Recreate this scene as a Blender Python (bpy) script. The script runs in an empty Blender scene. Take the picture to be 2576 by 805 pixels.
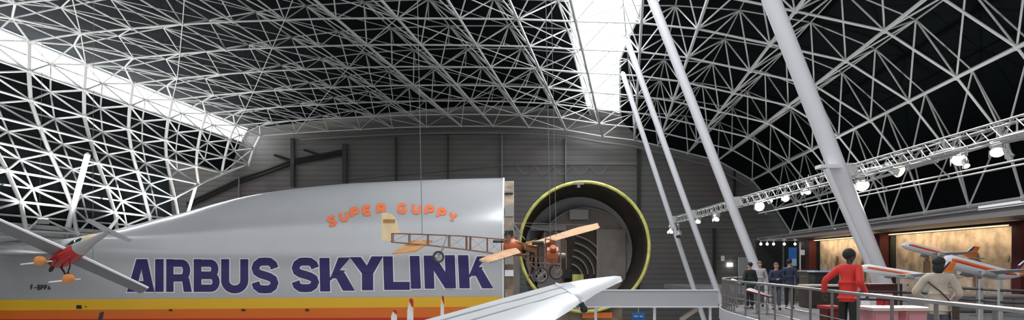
import bpy, bmesh, math, random
from mathutils import Vector, Matrix, Quaternion
random.seed(7)
S = bpy.context.scene
COL = S.collection
F, CX, CY, C = 1678.0, 1288.0, 665.0, 6.5      # focal length in px, principal point, eye height over the hall floor
V = Vector
def at(px, py, y):
    return V(((px - CX) / F * y, y, C + (CY - py) / F * y))
def R(x, y, z):                                   # coordinates measured from the eye
    return V((x, y, z + C))

# ------------------------------------------------------------------ materials
MATS = {}
def mat(name, col, rough=0.5, metal=0.0, emit=None, estr=0.0, noise=None, bump=0.0, spec=0.5):
    if name in MATS: return MATS[name]
    m = bpy.data.materials.new(name); m.use_nodes = True
    nt = m.node_tree; b = nt.nodes['Principled BSDF']
    b.inputs['Base Color'].default_value = (*col, 1)
    b.inputs['Roughness'].default_value = rough
    b.inputs['Metallic'].default_value = metal
    b.inputs['Specular IOR Level'].default_value = spec
    if emit:
        b.inputs['Emission Color'].default_value = (*emit, 1); b.inputs['Emission Strength'].default_value = estr
    if noise:
        sc, amt = noise
        tc = nt.nodes.new('ShaderNodeTexCoord'); n = nt.nodes.new('ShaderNodeTexNoise')
        n.inputs['Scale'].default_value = sc; n.inputs['Detail'].default_value = 4
        r = nt.nodes.new('ShaderNodeValToRGB')
        r.color_ramp.elements[0].position = .3; r.color_ramp.elements[1].position = .7
        r.color_ramp.elements[0].color = (*[c * (1 - amt) for c in col], 1)
        r.color_ramp.elements[1].color = (*[min(1, c * (1 + amt)) for c in col], 1)
        nt.links.new(tc.outputs['Object'], n.inputs['Vector'])
        nt.links.new(n.outputs['Fac'], r.inputs['Fac']); nt.links.new(r.outputs['Color'], b.inputs['Base Color'])
        if bump:
            bp = nt.nodes.new('ShaderNodeBump'); bp.inputs['Strength'].default_value = bump
            nt.links.new(n.outputs['Fac'], bp.inputs['Height']); nt.links.new(bp.outputs['Normal'], b.inputs['Normal'])
    MATS[name] = m
    return m

def cladding(name, col, pitch):
    """sheet cladding: horizontal boards with a dark joint line, light mottling"""
    m = mat(name, col, .55)
    nt = m.node_tree; b = nt.nodes['Principled BSDF']
    tc = nt.nodes.new('ShaderNodeTexCoord'); sp = nt.nodes.new('ShaderNodeSeparateXYZ')
    nt.links.new(tc.outputs['Object'], sp.inputs[0])
    mu = nt.nodes.new('ShaderNodeMath'); mu.operation = 'DIVIDE'; mu.inputs[1].default_value = pitch
    fr = nt.nodes.new('ShaderNodeMath'); fr.operation = 'FRACT'
    nt.links.new(sp.outputs['Z'], mu.inputs[0]); nt.links.new(mu.outputs[0], fr.inputs[0])
    r = nt.nodes.new('ShaderNodeValToRGB'); r.color_ramp.interpolation = 'LINEAR'
    e = r.color_ramp.elements
    e[0].position = 0; e[0].color = (*[c * .45 for c in col], 1)
    e[1].position = .16; e[1].color = (*col, 1)
    x = e.new(.95); x.color = (*[c * 1.25 for c in col], 1)
    n = nt.nodes.new('ShaderNodeTexNoise'); n.inputs['Scale'].default_value = .35
    nt.links.new(tc.outputs['Object'], n.inputs['Vector'])
    mx = nt.nodes.new('ShaderNodeMix'); mx.data_type = 'RGBA'; mx.blend_type = 'MULTIPLY'; mx.inputs['Factor'].default_value = .35
    nt.links.new(fr.outputs[0], r.inputs['Fac']); nt.links.new(r.outputs['Color'], mx.inputs['A'])
    nt.links.new(n.outputs['Color'], mx.inputs['B']); nt.links.new(mx.outputs['Result'], b.inputs['Base Color'])
    return m

M = dict(
    frame=mat('white_paint_steel', (.50, .50, .49), .45),
    framegrey=mat('grey_paint_steel', (.40, .40, .39), .5),
    skin_roof=mat('black_roof_lining', (.003, .0055, .0065), .8, spec=.1),
    column=mat('column_paint', (.70, .70, .73), .4),
    truss=mat('truss_aluminium', (.55, .55, .53), .35, .5),
    wall=cladding('grey_cladding', (.115, .108, .102), .5),
    walldark=mat('dark_wall', (.022, .024, .022), .7),
    post=mat('dark_steel', (.014, .013, .012), .5),
    postlight=mat('wall_rail', (.16, .155, .15), .5),
    floor=mat('hall_floor', (.48, .47, .46), .45, noise=(.4, .2)),
    carpet=mat('gallery_carpet', (.16, .155, .16), .9, noise=(6, .15)),
    skylight=mat('daylit_glazing', (.9, .92, .95), .4, emit=(.93, .97, 1.0), estr=12.0),
    sash=mat('skylight_sash', (.62, .64, .66), .5),
    silver=mat('aluminium_skin', (.53, .535, .55), .24, .25, noise=(.5, .04)),
    purple=mat('purple_lettering', (.030, .020, .13), .4),
    white=mat('white_gloss', (.80, .80, .82), .3),
    orangeletter=mat('orange_lettering', (.83, .20, .08), .5),
    yellow=mat('yellow_stripe', (.86, .50, .03), .35),
    orange=mat('orange_stripe', (.80, .18, .02), .35),
    red=mat('red_stripe', (.62, .035, .02), .35),
    black=mat('black_paint', (.008, .008, .009), .4),
    rubber=mat('rubber', (.012, .012, .012), .8),
    primer=mat('yellow_green_primer', (.62, .60, .16), .5, noise=(2.2, .3)),
    tan=mat('tan_structure', (.26, .20, .14), .6, noise=(1.6, .45)),
    taupe=mat('taupe_panel', (.24, .21, .19), .7, noise=(1.2, .2)),
    barrel=mat('dark_liner', (.045, .036, .028), .8, noise=(.9, .3)),
    rib=mat('rib_metal', (.30, .27, .22), .5),
    boxgrey=mat('box_grey', (.34, .34, .33), .5),
    wood=mat('varnished_ash', (.22, .10, .06), .5, noise=(4, .25)),
    fabric=mat('tan_fabric', (.62, .36, .20), .8, noise=(3, .12)),
    ivory=mat('ivory_fabric', (.85, .66, .40), .8, noise=(3, .08)),
    ochre=mat('ochre_fabric', (.46, .24, .09), .8, noise=(3, .15)),
    copper=mat('copper_parts', (.45, .13, .05), .4, .3),
    steel=mat('plain_steel', (.35, .35, .35), .35, .8),
    darksteel=mat('rail_steel', (.20, .19, .18), .4, .5),
    wingwhite=mat('wing_white', (.68, .69, .70), .38, noise=(1.2, .04)),
    winggrey=mat('wing_grey', (.45, .47, .49), .4),
    crired=mat('red_gloss', (.42, .015, .02), .25),
    glass=mat('tinted_canopy', (.02, .05, .035), .08),
    criorange=mat('orange_gloss', (.70, .26, .06), .4),
    lampbody=mat('lamp_body', (.42, .42, .42), .4, .3),
    lens=mat('lit_lens', (1, 1, 1), .4, emit=(1, .97, .9), estr=9),
    lenswarm=mat('lit_warm_lens', (1, .8, .5), .4, emit=(1, .62, .28), estr=4),
    canopy=mat('canopy_fascia', (.26, .235, .235), .5),
    maroon=mat('maroon_cladding', (.075, .008, .008), .5),
    photo1=mat('sepia_mural', (.44, .34, .26), .7, noise=(1.6, .4)),
    photo2=mat('taupe_mural', (.30, .235, .20), .7, noise=(.9, .35)),
    doorgrey=mat('door_grey', (.30, .295, .29), .5),
    blue=mat('blue_banner', (.02, .16, .50), .5),
    paleblue=mat('pale_blue_print', (.35, .55, .75), .5),
    pink=mat('pink_panel', (.62, .27, .29), .5),
    counter=mat('counter_top', (.62, .52, .45), .5),
    olive=mat('olive_cabinet', (.15, .135, .10), .6),
    bridge=mat('bridge_fascia', (.46, .46, .48), .45),
    skin=mat('skin', (.50, .27, .20), .5), skindark=mat('dark_skin', (.05, .026, .02), .5),
    hair=mat('dark_hair', (.012, .010, .010), .7), hairgrey=mat('red_brown_hair', (.20, .09, .06), .7),
    redjacket=mat('red_jacket', (.62, .030, .022), .75, noise=(3, .1)),
    beige=mat('beige_coat', (.52, .44, .36), .85, noise=(5, .2)),
    navy=mat('navy_jacket', (.028, .034, .07), .8, noise=(4, .3)),
    green=mat('dark_green_coat', (.022, .030, .030), .8), palegrey=mat('pale_grey_top', (.42, .39, .40), .8),
    trousers=mat('dark_trousers', (.018, .018, .02), .8), denim=mat('grey_trousers', (.10, .105, .125), .8),
    shoe=mat('shoe_leather', (.02, .018, .016), .5), brownstrap=mat('brown_strap', (.05, .03, .02), .6),
)

# ------------------------------------------------------------------ mesh builder
class MB:
    def __init__(s): s.v = []; s.f = []; s.mi = []; s.m = 0
    def add(s, vs, fs):
        o = len(s.v); s.v += [V(p) for p in vs]
        for f in fs: s.f.append([o + i for i in f]); s.mi.append(s.m)
        return s
    def tube(s, a, b, r, n=6, r2=None, cap=True):
        a, b = V(a), V(b); d = (b - a)
        if d.length < 1e-6: return s
        d.normalize(); r2 = r if r2 is None else r2
        u = d.cross(V((0, 0, 1)));
        if u.length < 1e-3: u = d.cross(V((1, 0, 0)))
        u.normalize(); w = d.cross(u)
        vs = []
        for p, q in ((a, r), (b, r2)):
            for i in range(n):
                t = 2 * math.pi * i / n
                vs.append(p + (u * math.cos(t) + w * math.sin(t)) * q)
        fs = [[i, (i + 1) % n, n + (i + 1) % n, n + i] for i in range(n)]
        if cap: fs += [list(range(n))[::-1], list(range(n, 2 * n))]
        return s.add(vs, fs)
    def path(s, pts, r, n=6):
        """one continuous swept tube along the points"""
        pts = [V(p) for p in pts]; k = len(pts); rings = []; pu = None
        for i, p in enumerate(pts):
            d = (pts[min(i + 1, k - 1)] - pts[max(i - 1, 0)]).normalized()
            if pu is None:
                u = d.cross(V((0, 0, 1)))
                if u.length < 1e-3: u = d.cross(V((1, 0, 0)))
            else: u = pu - d * pu.dot(d)
            u.normalize(); pu = u; w = d.cross(u)
            rr = r[i] if isinstance(r, (list, tuple)) else r
            rings.append([p + (u * math.cos(2 * math.pi * j / n) + w * math.sin(2 * math.pi * j / n)) * rr for j in range(n)])
        return s.loft(rings)
    def loft(s, rings, closed=True, cap=True):
        n = len(rings[0]); vs = [p for r in rings for p in r]; fs = []
        for i in range(len(rings) - 1):
            for j in range(n if closed else n - 1):
                k = (j + 1) % n
                fs.append([i * n + j, i * n + k, (i + 1) * n + k, (i + 1) * n + j])
        if cap and closed:
            fs += [list(range(n))[::-1], [(len(rings) - 1) * n + j for j in range(n)]]
        return s.add(vs, fs)
    def box(s, c, size, rot=None):
        c = V(c); hx, hy, hz = [q / 2 for q in size]
        vs = [V((x, y, z)) for x in (-hx, hx) for y in (-hy, hy) for z in (-hz, hz)]
        if rot is not None: vs = [rot @ p for p in vs]
        return s.add([c + p for p in vs], [[0, 1, 3, 2], [4, 6, 7, 5], [0, 4, 5, 1], [2, 3, 7, 6], [0, 2, 6, 4], [1, 5, 7, 3]])
    def slab(s, poly, off):
        """polygon extruded by the vector off"""
        n = len(poly); off = V(off); poly = [V(p) for p in poly]
        return s.add(poly + [p + off for p in poly], [list(range(n))[::-1], list(range(n, 2 * n))] + [[i, (i + 1) % n, n + (i + 1) % n, n + i] for i in range(n)])
    def ball(s, c, r, n=10, m=7, axes=None):
        c = V(c); r = r if isinstance(r, (tuple, list)) else (r, r, r)
        rings = []
        for i in range(m + 1):
            t = math.pi * (i + .001) / (m + .002)
            ring = [V((math.sin(t) * math.cos(2 * math.pi * j / n) * r[0], math.sin(t) * math.sin(2 * math.pi * j / n) * r[1], math.cos(t) * r[2])) for j in range(n)]
            rings.append([c + (axes @ p if axes else p) for p in ring])
        return s.loft(rings)
    def torus(s, c, ax, R_, r, n=28, m=6, a0=0, a1=2 * math.pi):
        c = V(c); ax = V(ax).normalized(); u = ax.cross(V((0, 0, 1)))
        if u.length < 1e-3: u = V((1, 0, 0))
        u.normalize(); w = u.cross(ax) * -1
        full = abs(a1 - a0 - 2 * math.pi) < 1e-6; k = n if full else n + 1; rings = []
        for i in range(k):
            t = a0 + (a1 - a0) * i / n; d = u * math.cos(t) + w * math.sin(t)
            rings.append([c + d * R_ + (d * math.cos(2 * math.pi * j / m) + ax * math.sin(2 * math.pi * j / m)) * r for j in range(m)])
        if full: rings.append(rings[0])
        return s.loft(rings, cap=not full)
    def build(s, name, mats, parent=None, smooth=False, origin=None, solid=0):
        if not isinstance(mats, (list, tuple)): mats = [mats]
        L = V((0, 0, 0))
        if parent is not None: L = V(parent.get('_w', (0, 0, 0)))
        elif origin is not None: L = V(origin)
        me = bpy.data.meshes.new(name)
        me.from_pydata([tuple(p - L) for p in s.v], [], s.f)
        for m in mats: me.materials.append(m)
        me.polygons.foreach_set('material_index', s.mi)
        if smooth: me.polygons.foreach_set('use_smooth', [True] * len(me.polygons))
        bm = bmesh.new(); bm.from_mesh(me)
        bmesh.ops.recalc_face_normals(bm, faces=bm.faces); bm.to_mesh(me); bm.free()
        if smooth == 'auto':
            me.set_sharp_from_angle(angle=math.radians(38))
        o = bpy.data.objects.new(name, me); COL.objects.link(o)
        if parent is not None: o.parent = parent; o['_w'] = tuple(L)
        else: o.location = L; o['_w'] = tuple(L)
        if solid:
            md = o.modifiers.new('thickness', 'SOLIDIFY'); md.thickness = solid
        return o

def tag(o, label=None, cat=None, group=None, kind=None):
    if label: o['label'] = label
    if cat: o['category'] = cat
    if group: o['group'] = group
    if kind: o['kind'] = kind
    return o
def thing(name, label, cat, loc=(0, 0, 0), group=None):
    o = bpy.data.objects.new(name, None); COL.objects.link(o); o.location = loc; o['_w'] = tuple(loc)
    o.empty_display_size = .2
    return tag(o, label, cat, group)
def kids(o): return [c for c in COL.objects if c.parent == o]
def dup(o, matrix, label=None):
    def cp(src, par):
        c = src.copy(); COL.objects.link(c)
        if par is not None: c.parent = par
        for k in kids(src): cp(k, c)
        return c
    r = cp(o, None); r.matrix_world = matrix
    if label: r['label'] = label
    return r
def struct(name, mb, m, label, smooth=False, solid=0):
    return tag(mb.build(name, m, smooth=smooth, solid=solid), label, None, None, 'structure')

# ================================================================== ROOF
# longitudinal lines of the space frame: (x, z) at y = 34 and at y = 62, measured from the eye
LINES = [((-24.9, 1.7), (-25.0, 2.0)), ((-25.2, 3.2), (-25.0, 3.5)), ((-25.9, 4.8), (-25.0, 5.1)), ((-26.7, 6.3), (-25.0, 6.6)),
         ((-27.4, 7.8), (-25.0, 8.0)), ((-28.1, 9.4), (-24.6, 9.3)), ((-28.3, 11.1), (-24.1, 10.8)), ((-28.4, 12.9), (-23.5, 12.0)),
         ((-25.5, 13.4), (-20.2, 12.25)), ((-22.6, 13.7), (-17.2, 12.45)), ((-19.7, 13.95), (-14.2, 12.6)), ((-16.8, 14.1), (-11.2, 12.75)),
         ((-13.9, 14.2), (-8.0, 12.85)), ((-11.0, 14.3), (-4.8, 12.9)), ((-7.4, 14.3), (-1.8, 12.9)), ((-3.8, 14.3), (1.5, 12.8)),
         ((-.5, 14.3), (5.0, 12.55)), ((2.8, 14.25), (8.4, 11.95)), ((6.7, 14.2), (11.4, 11.6)), ((10.1, 13.9), (13.6, 11.1)),
         ((14.5, 13.0), (16.4, 10.4)), ((19.1, 12.0), (19.2, 9.7)), ((22.8, 9.6), (22.4, 7.9)), ((25.3, 6.4), (24.6, 5.2)), ((26.2, 3.4), (26.0, 3.0))]
NL = len(LINES)
RINGS = [26.2 + 4 * k for k in range(10)]
NR = len(RINGS)
LAST = {0: 6, 1: 6, 2: 6, 3: 7, 4: 8}          # the left flank stops short of the end wall, row by row
def lp(j, y):
    j0 = min(int(j), NL - 1); j1 = min(j0 + 1, NL - 1); t = j - j0
    s = (y - 34) / 28.0
    def one(i):
        (xa, za), (xb, zb) = LINES[i]
        return xa + (xb - xa) * s, za + (zb - za) * s
    a, b = one(j0), one(j1)
    return a[0] + (b[0] - a[0]) * t, a[1] + (b[1] - a[1]) * t
def inner(j, y):
    x, z = lp(j, y); return R(x, y, z)
def outward(j, y, d):
    x, z = lp(j, y); l = math.hypot(x, z); q = 1 + d / l
    return R(x * q, y, z * q)
def onode(j, y):
    """outer node of the frame: close to the inner layer on the left flank, deeper over the crown, leaning upward on the right"""
    if j < 18: return outward(j, y, .5 if j < 7 else (.5 + 1.6 * min(1, (j - 7) / 5)))
    x, z = lp(j, y); t = min(1, (j - 18) / 2); d = 2.1 + .7 * t
    return R(x + d * (.2 + .15 * t), y, z + d * .94)
def last(j): return LAST.get(int(j), NR - 1)

roof = thing('roof_space_frame', 'white tubular steel space frame lining the whole vaulted black roof', 'roof frame', (0, 40, C + 12))
def rad(j):  # flank tubes are stouter than the crown's
    return 1.0 if j < 7.5 else (.62 if j < 12.5 else (.8 if j < 20 else .9))
for k, y in enumerate(RINGS):
    m = MB()
    for j in range(NL - 1):
        if k <= min(last(j), last(j + 1)):
            m.tube(inner(j, y), inner(j + 1, y), .11 if j < 7 else (.058 if j < 19 else .068), 6)
    m.build('transverse_chord', M['frame'], roof)
for j in range(NL):
    m = MB()
    for k in range(last(j)):
        m.tube(inner(j, RINGS[k]), inner(j, RINGS[k + 1]), .068 if j < 8 else (.048 if j < 13 else (.088 if j < 19 else .10)), 6)
    m.build('longitudinal_chord', M['frame'], roof)
for k in range(NR - 1):
    y = RINGS[k] + 2; m = MB()
    for j in range(NL - 2):
        if k < min(last(j), last(j + 1)):
            m.tube(onode(j + .5, y), onode(j + 1.5, y), .05, 5)
    m.build('outer_transverse_chord', M['framegrey'], roof)
for j in range(NL - 1):
    m = MB()
    for k in range(NR - 2):
        if k + 1 < last(j):
            m.tube(onode(j + .5, RINGS[k] + 2), onode(j + .5, RINGS[k] + 6), .05, 5)
    if m.v: m.build('outer_longitudinal_chord', M['framegrey'], roof)
webs = []
for j in range(NL - 1):
    for k in range(NR - 1):
        if k >= last(j): continue
        o = onode(j + .5, RINGS[k] + 2)
        rr = .062 if j < 8 else (.042 if j < 13 else (.046 if j < 19 else .052))
        for jj, kk in ((j, k), (j + 1, k), (j, k + 1), (j + 1, k + 1)):
            if kk <= last(jj): webs.append((inner(jj, RINGS[kk]), o, rr))
def onscreen(p):
    d = p.y; return -100 < CX + p.x / d * F < 2676 and -60 < CY - (p.z - C) / d * F < 640
vis = sorted([w for w in webs if onscreen((w[0] + w[1]) / 2)], key=lambda w: (w[0] + w[1]).y)
big = vis[:96]; bigset = {id(w) for w in big}
for a, b, rr in big:
    MB().tube(a, b, rr, 6).build('web_strut', M['frame'], roof)
m = MB()
for w in webs:
    if id(w) not in bigset: m.tube(w[0], w[1], w[2], 5)
tag(m.build('web_bracing', M['frame'], roof), kind='stuff')
for k in range(NR - 1):                       # flat bracing in the plane of the crown
    m = MB()
    for j in range(7, 17):
        a, b = ((j, k), (j + 1, k + 1)) if (j + k) % 2 else ((j + 1, k), (j, k + 1))
        m.tube(inner(a[0], RINGS[a[1]]), inner(b[0], RINGS[b[1]]), .032, 5)
        if k < NR - 2 and j < 16:
            y = RINGS[k] + 2
            m.tube(onode(j + .5, y), onode(j + 1.5, y + 4), .03, 5)
            m.tube(onode(j + .5, y), inner(j + .5, RINGS[k]), .03, 5)
    m.build('crown_bracing', M['frame'], roof)
# edge braces where the left flank steps down along the end wall
m = MB()
for j in (2, 3, 4):
    m.tube(inner(j, RINGS[last(j)]), inner(j + 1, RINGS[last(j + 1)]), .07)
    m.tube(inner(j, RINGS[last(j)]), inner(j + 2, RINGS[min(last(j + 2), NR - 1)]), .05)
m.build('edge_brace', M['frame'], roof)
m = MB()
for j in range(NL):
    for k in range(NR):
        if k <= last(j): m.ball(inner(j, RINGS[k]), .17 if j < 8 or j > 19 else .12, 6, 4)
tag(m.build('node_ball', M['frame'], roof), kind='stuff')

JL = [(14, 16.8), (34, 16.72), (41.6, 16.62), (49, 16.42), (61, 16.3), (65, 16.3)]
JR = [(14, 17.95), (34, 17.9), (41.6, 17.7), (49, 17.3), (61, 17.1), (65, 17.1)]
def tabv(tab, x):
    for (a, p), (b, q) in zip(tab, tab[1:]):
        if x <= b: return p + (q - p) * (x - a) / (b - a)
    return tab[-1][1]
# black lining behind the frame, in two pieces beside the skylights
YS = [14 + 2.5 * i for i in range(21)]
def strip(j0, j1, d, step=1, ymax=64.4):
    g = MB(); js = [j0 + i * step for i in range(int(round((j1 - j0) / step)) + 1)]
    ys = [y for y in YS if y <= ymax]
    g.loft([[outward(j, y, d) for j in js] for y in ys], closed=False, cap=False)
    return g
c1 = strip(0, 6, 2.5, ymax=54.5); c1.loft([[outward(j, y, 2.5) for j in range(4, 7)] for y in (54, 58, 61, 64)], closed=False, cap=False)
c1.loft([[outward(j, y, 2.5) for j in list(range(7, 17)) + [tabv(JL, y)]] for y in YS], closed=False, cap=False)
c1.loft([[outward(tabv(JR, y), y, 2.5)] + [outward(j, y, 4.3 if y < 63 else .8) for j in range(18, NL)] for y in YS], closed=False, cap=False)
ceil = struct('ceiling', c1, M['skin_roof'], 'black vaulted roof lining behind the white space frame', solid=.06)
# skylights
w1 = struct('window_1', strip(6, 7, 2.5), M['skylight'], 'long bright skylight band sloping along the left of the roof', solid=.05)
g2 = MB(); g2.loft([[outward(tabv(JL, y), y, 2.5), outward((tabv(JL, y) + tabv(JR, y)) / 2, y, 2.5), outward(tabv(JR, y), y, 2.5)] for y in YS if y < 63], closed=False, cap=False)
#c3_ = [[outward(tabv(JL, y), y, 2.5), outward(tabv(JR, y), y, 2.5)] for y in (61.5, 64.4)]
w2 = struct('window_2', g2, M['skylight'], 'tall white skylight band running up the right of the roof', solid=.05)
for w, j in ((w1, 6), (w2, 17)):
    g = MB()
    for y in [18.2 + 2 * i for i in range(23)]:
        ja, jb = (j, j + 1) if j == 6 else (tabv(JL, y), tabv(JR, y))
        g.tube(outward(ja, y, 2.4), outward(jb, y, 2.4), .03, 5)
    for e in (0, 1): g.path([outward(j + e if j == 6 else tabv((JL, JR)[e], y), y, 2.4) for y in YS], .09, 5)
    if j == 17: g.path([at(1483, 230, 60.5), at(1482, 180, 56), at(1489, 120, 49.5), at(1508, 60, 45), at(1532, 10, 41.5), at(1560, -40, 38)], .045, 5)
    g.build('sash', M['sash'], w)

# ================================================================== SHELL
YW = 64.4
g = MB(); g.box(R(3, YW + .2, 4.5), (84, .4, 22)); wall = struct('wall_back', g, M['wall'], 'dark grey end wall with horizontal cladding under the roof arch')
g = MB(); g.box((4, 32, -.1), (90, 66, .2)); struct('floor', g, M['floor'], 'grey hall floor far below the gallery')
g = MB(); g.box(R(-31.5, 40, -2.5), (.4, 50, 8.4)); struct('wall_left', g, M['walldark'], 'dark low wall under the left flank of the roof')
g = MB(); g.box(R(-25.4, 43, 2.0), (.35, 40, .22)); g.box(R(-25.2, 43, 1.35), (.2, 40, .14)); g.box(R(-25.5, 43, 1.65), (.1, 40, .5))
for i in range(9): g.box(R(-25.4, 26 + 4.4 * i, 0), (.2, .3, 4))
struct('trim_1', g, M['framegrey'], 'pale eaves beam along the foot of the left roof flank')
# arch beam under the roof edge, raking dark girders, posts and rails on the end wall
def wallpt(px, py, y=YW - .3): return at(px, py, y)
g = MB(); g.path([inner(j, 62.2) + V((0, 1.2, -.35)) for j in range(8, NL - 2)], .12, 6); struct('trim_2', g, M['postlight'], 'curved edge beam where the end wall meets the roof')
g = MB()
for d in (0, 9):
    g.path([wallpt(470, 512 + d), wallpt(600, 452 + d), wallpt(735, 404 + d), wallpt(868, 378 + d)], .14, 4)
g.path([wallpt(690, 390), wallpt(735, 404)], .12, 4); g.path([wallpt(764, 377), wallpt(812, 392)], .10, 4); g.path([wallpt(735, 404), wallpt(868, 378)], .1, 4)
struct('trim_3', g, M['post'], 'dark raking girder pair on the left of the end wall')
n = 4
for px, y0, y1, wd, mm in ((736, 348, 470, 9, 'post'), (867, 362, 460, 11, 'post'), (996, 345, 455, 5, 'post'), (602, 446, 505, 3, 'postlight'), (1127, 335, 450, 3, 'post'), (1263, 335, 520, 4, 'postlight'),
                       (1423, 345, 470, 3, 'postlight'), (1606, 368, 735, 6, 'post'), (1797, 575, 700, 6, 'post'), (1848, 420, 560, 4, 'post')):
    a, b = wallpt(px, y0), wallpt(px, y1); wm = wd / F * YW
    g = MB(); g.box((a + b) / 2, (wm, .25, (a - b).z)); n += 1
    struct('trim_%d' % n, g, M[mm], 'upright on the end wall')
g = MB(); g.tube(wallpt(1262, 415), wallpt(1606, 413), .08, 4); g.tube(wallpt(880, 449), wallpt(1262, 415), .05, 4); g.tube(wallpt(1606, 572), wallpt(1900, 572), .07, 4); g.tube(wallpt(1606, 380), wallpt(1606, 572), .05, 4)
struct('trim_20', g, M['postlight'], 'thin horizontal rails across the end wall')
g = MB()
for i in range(5):
    x0 = 1300 + i * 46
    g.path([wallpt(x0 + 46 * t / 8, 417 + 22 * math.sin(math.pi * t / 8), YW - .4) for t in range(9)], .035, 5)
tag(g.build('cable_garland', M['postlight'], origin=wallpt(1415, 417)), 'grey cable hanging in loops from the rail on the end wall', 'cable')
d1 = struct('door_1', MB().box(wallpt(1889, 690, YW - .15), (2.4, .2, 3.3)), M['doorgrey'], 'pale grey door in the far wall behind the visitors')
MB().box(wallpt(1870, 695, YW - .3), (.12, .1, .3)).build('door_handle', M['steel'], d1)
tag(MB().box(wallpt(1818, 650, YW - .06), (.32, .12, .5)).box(wallpt(1818, 650, YW - .14), (.2, .06, .36)).build('wall_notice', M['white'], origin=wallpt(1818, 650)), 'small upright pale notice on the far dark wall', 'notice')
tag(MB().box(wallpt(1836, 666, YW - .07), (.5, .14, .34)).box(wallpt(1836, 666, YW - .16), (.4, .06, .24)).build('emergency_light', M['lens'], origin=wallpt(1836, 666)), 'small lit white emergency light low on the far dark wall', 'lamp')

# ================================================================== COLUMNS
def column(name, label, y, x0, slope, rr, top, m, group, bottom=-6.5):
    t = thing(name, label, 'column', R(x0 - slope * bottom, y, bottom), group)
    a, b = R(x0 - slope * bottom, y, bottom), R(x0 - slope * top, y, top)
    MB().tube(a, b, rr, 16).build('shaft', m, t, smooth='auto')
    MB().box(a + V((0, 0, .06)), (rr * 4, rr * 4, .12)).build('base_plate', m, t)
    d = (b - a).normalized()
    MB().tube(b - d * .9, b, rr, 12, rr * .5).ball(b, rr * .7).build('top_cone', m, t)
    for q in (.04,):
        MB().tube(a + (b - a) * q - d * .08, a + (b - a) * q + d * .08, rr * 1.08, 16).build('collar', m, t)
    return t, a, b
c_near, ca, cb = column('slanted_column', 'thickest white leaning column, with a thin tube clamped to its left side', 21.5, 11.7, .392, .28, 13.6, M['column'], 'leaning columns along the gallery', -1.65)
MB().tube(at(2078, 424, 21.1), at(2196, 690, 21.1), .10, 10).build('side_tube', M['column'], c_near, smooth='auto')
MB().box(at(2085, 420, 21.2), (.7, .4, .11)).build('bracket', M['column'], c_near)
column('slanted_column', 'white leaning column whose foot comes down behind the group of visitors', 32.2, 11.7, .386, .225, 13.9, M['column'], 'leaning columns along the gallery')
column('slanted_column', 'slim white leaning column second from the nose opening, third from the gallery end', 40.0, 11.73, .36, .18, 13.4, M['column'], 'leaning columns along the gallery')
column('slanted_column', 'slim white leaning column closest to the round nose opening', 45.0, 11.72, .33, .17, 12.9, M['column'], 'leaning columns along the gallery')
column('slanted_prop', 'white leaning prop rising behind the small red airplane', 38.2, -26.0, -.27, .16, 6.3, M['column'], 'props under the left roof flank')
column('slanted_prop', 'short white leaning prop rising from behind the grey cargo fuselage', 54.2, -27.6, -.30, .13, 6.6, M['column'], 'props under the left roof flank')

# ================================================================== CARGO AIRPLANE
YF = 35.5
PROF = [(-420, 560), (-200, 572), (0, 589), (40, 594), (95, 609), (150, 619), (200, 617), (264, 603), (300, 588), (360, 572), (440, 547), (500, 532), (560, 513), (620, 497), (700, 482), (780, 472), (880, 463), (1000, 457), (1130, 452), (1265, 449)]
def interp(tab, x):
    if x <= tab[0][0]: return tab[0][1]
    for (a, p), (b, q) in zip(tab, tab[1:]):
        if x <= b: return p + (q - p) * (x - a) / (b - a)
    return tab[-1][1]
def pxX(px): return (px - CX) / F * YF
ZT = [(pxX(px), (CY - py) / F * YF) for px, py in PROF]
WT = [(pxX(-420), 2.3), (pxX(0), 2.95), (pxX(264), 3.3), (pxX(600), 3.5), (pxX(900), 3.55), (5, 3.55)]
ZC = [(pxX(-420), 1.0), (pxX(150), .80), (pxX(264), 1.2), (pxX(350), 1.22), (pxX(600), 1.08), (pxX(950), 1.02), (5, 1.0)]
ZB = -5.0
def smoothtop(x):
    return sum(interp(ZT, x + d) for d in (-.4, -.2, 0, .2, .4)) / 5
def crease(x): return min(interp(ZC, x), smoothtop(x) - .08)
def bulge(d): return .17 * math.exp(-((d - .55) / .38) ** 2)
def section(x, k=1.0):
    """closed outline of the double-lobe fuselage at x; k shrinks it for the inner liner"""
    W, zt, zc = interp(WT, x), smoothtop(x), crease(x)
    pts = []
    for i in range(25):
        a = math.pi * i / 24
        pts.append((-W * k * math.cos(a), zc + (zt - zc - (1 - k) * 3) * math.sin(a)))
    lo = []
    for i in range(1, 64):
        a = math.pi * i / 64
        ca_ = math.cos(a); zz = zc - .05 - (zc - ZB * k) * math.sin(a); lo.append(((W * .975 * k * abs(ca_) ** .72 + bulge(zc - zz)) * math.copysign(1, ca_), zz))
    return pts + lo
def near_y(x, z):
    W, zt, zc = interp(WT, x), smoothtop(x), crease(x)
    if z >= zc:
        q = min(1, (z - zc) / max(.05, zt - zc)); return YF - W * math.sqrt(max(0, 1 - q * q))
    q = min(1, (zc - .05 - z) / (zc - ZB)); q = max(0, q)
    return YF - W * .975 * max(0, math.sqrt(1 - q * q)) ** .72 - bulge(zc - z)
def onskin(px, py, off):
    y = 32.2
    for _ in range(6):
        x, z = (px - CX) / F * y, (CY - py) / F * y
        y = near_y(x, z)
    y -= off
    return V((x, y, z + C))
XE = pxX(1265) - .0
XE = (1266 - CX) / F * 32.0
gup = thing('cargo_airplane', 'huge silver cargo airplane with purple lettering, its round nose section swung open', 'airplane', R(-13, YF, -6.5))
xs = [pxX(-420) + i * (XE - pxX(-420)) / 90 for i in range(91)]
g = MB(); g.loft([[R(x, YF + a, b) for a, b in section(x)] for x in xs], cap=False)
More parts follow.
